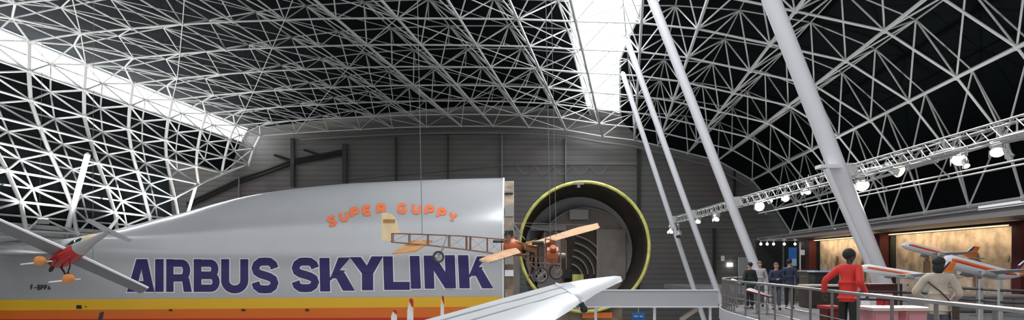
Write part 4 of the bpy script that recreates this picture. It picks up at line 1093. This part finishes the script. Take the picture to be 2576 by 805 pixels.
person('person in a navy jacket with arms folded, facing the railing', floorpos(1953, 24.2), math.radians(172),
       dict(L=dict(elbow=(-.27, .06, 1.14), wrist=(-.02, .22, 1.17), hand=(1, .1, .1), palm=(0, -1, 0)), R=dict(elbow=(.27, .06, 1.14), wrist=(.02, .25, 1.14), hand=(-1, .1, .1), palm=(0, -1, 0))), (M['skin'], M['navy'], M['denim'], M['hairgrey']), 1.68, 0, 8, fingers=False)
person('tall person in a dark blue jacket with the back turned, below the blue banner', floorpos(1986, 24.8), math.radians(-20), dict(L=hang(-1), R=hang(1)), (M['skin'], M['navy'], M['trousers'], M['hair']), 1.80, 0, -20, fingers=False)

# information stand at the curved railing
it = thing('information_stand', 'slanted maroon information panel standing inside the curved railing', 'information panel', floorpos(1925, 22))
MB().slab([at(1876, 733, 22), at(1938, 750, 21.6), at(1945, 748, 22.3), at(1885, 727, 22.8)], (0, 0, .05)).build('panel', M['maroon'], it)
MB().tube(floorpos(1905, 22.3), at(1905, 737, 22.3), .04, 8).tube(floorpos(1930, 22.0), at(1930, 745, 22.0), .04, 8).build('legs', M['steel'], it)
ws = thing('reading_desk', 'small tilted white reading panel by the curved end of the railing', 'information panel', floorpos(1852, 25.2))
MB().slab([at(1838, 706, 25.2), at(1862, 713, 25.0), at(1866, 712, 25.6), at(1842, 703, 25.8)], (0, 0, .04)).build('panel', M['white'], ws)
MB().tube(floorpos(1854, 25.4), at(1854, 711, 25.4), .035, 8).build('leg', M['steel'], ws)

# ================================================================== LIGHT
def area(name, loc, rot, size, sy, e, col):
    l = bpy.data.lights.new(name, 'AREA'); l.shape = 'RECTANGLE'; l.size = size; l.size_y = sy; l.energy = e; l.color = col
    o = bpy.data.objects.new(name, l); COL.objects.link(o); o.location = loc; o.rotation_euler = rot; return o
for i, (ya, yb_, mm, lab) in enumerate(mur):
    y = (ya + yb_) / 2
    ar = area('mural_wash', R(22.3, y, 1.70), (0, math.radians(-55), 0), .15, ya - yb_ - .4, 110 if i < 2 else 20, (1, .80, .50))
for i, y in enumerate((27, 35, 43, 51)):          # invented fill lights, added on the eaves beam to brighten the left flank
    t = thing('fill_uplight', 'added fill light on the pale eaves beam under the left roof flank, %s' % ('nearest of four', 'second of four', 'third of four', 'farthest of four')[i], 'floodlight', R(-24.6, y, 2.1), 'added fill lights on the eaves beam')
    MB().box(R(-24.6, y, 2.25), (.3, .5, .25)).build('housing', M['lampbody'], t); MB().box(R(-24.6, y, 2.39), (.24, .42, .03)).build('lens', M['lens'], t)
    l = bpy.data.lights.new('fill_beam', 'SPOT'); l.energy = 3300; l.spot_size = math.radians(150); l.spot_blend = .8; l.shadow_soft_size = .3
    lo = bpy.data.objects.new('fill_beam', l); COL.objects.link(lo); lo.parent = t; lo.location = (1.6, 0, .6); lo.rotation_euler = V((-.35, .1, .9)).to_track_quat('-Z', 'Y').to_euler()
for i, y in enumerate((24, 34, 45)):              # more invented fill lights, added atop the gallery canopy to lift the right flank
    t = thing('fill_uplight', 'added fill light on top of the gallery canopy, %s' % ('nearest of three', 'middle of three', 'farthest of three')[i], 'floodlight', R(21.6, y, 2.15), 'added fill lights on the gallery canopy')
    MB().box(R(21.6, y, 2.28), (.3, .5, .2)).build('housing', M['lampbody'], t); MB().box(R(21.6, y, 2.39), (.24, .42, .03)).build('lens', M['lens'], t)
    l = bpy.data.lights.new('fill_beam', 'SPOT'); l.energy = 1500; l.spot_size = math.radians(150); l.spot_blend = .8; l.shadow_soft_size = .3
    lo = bpy.data.objects.new('fill_beam', l); COL.objects.link(lo); lo.parent = t; lo.location = (-1.2, 0, .6); lo.rotation_euler = V((-.25, .15, .95)).to_track_quat('-Z', 'Y').to_euler()
W = bpy.data.worlds.new('hall_ambience'); S.world = W; W.use_nodes = True
W.node_tree.nodes['Background'].inputs[0].default_value = (.95, .97, 1, 1); W.node_tree.nodes['Background'].inputs[1].default_value = .80

cam = bpy.data.cameras.new('camera'); cam.sensor_width = 36; cam.lens = 36 * F / 2576; cam.shift_x = 0; cam.shift_y = (CY - 402.5) / 2576; cam.clip_end = 300
co = bpy.data.objects.new('camera', cam); COL.objects.link(co); co.location = (0, 0, C); co.rotation_euler = (math.pi / 2, 0, 0); S.camera = co
for o in COL.objects:
    if '_w' in o: del o['_w']
S.view_settings.view_transform = 'Standard'; S.view_settings.look = 'None'; S.view_settings.exposure = 0; S.view_settings.gamma = 1; S.view_settings.use_curve_mapping = False
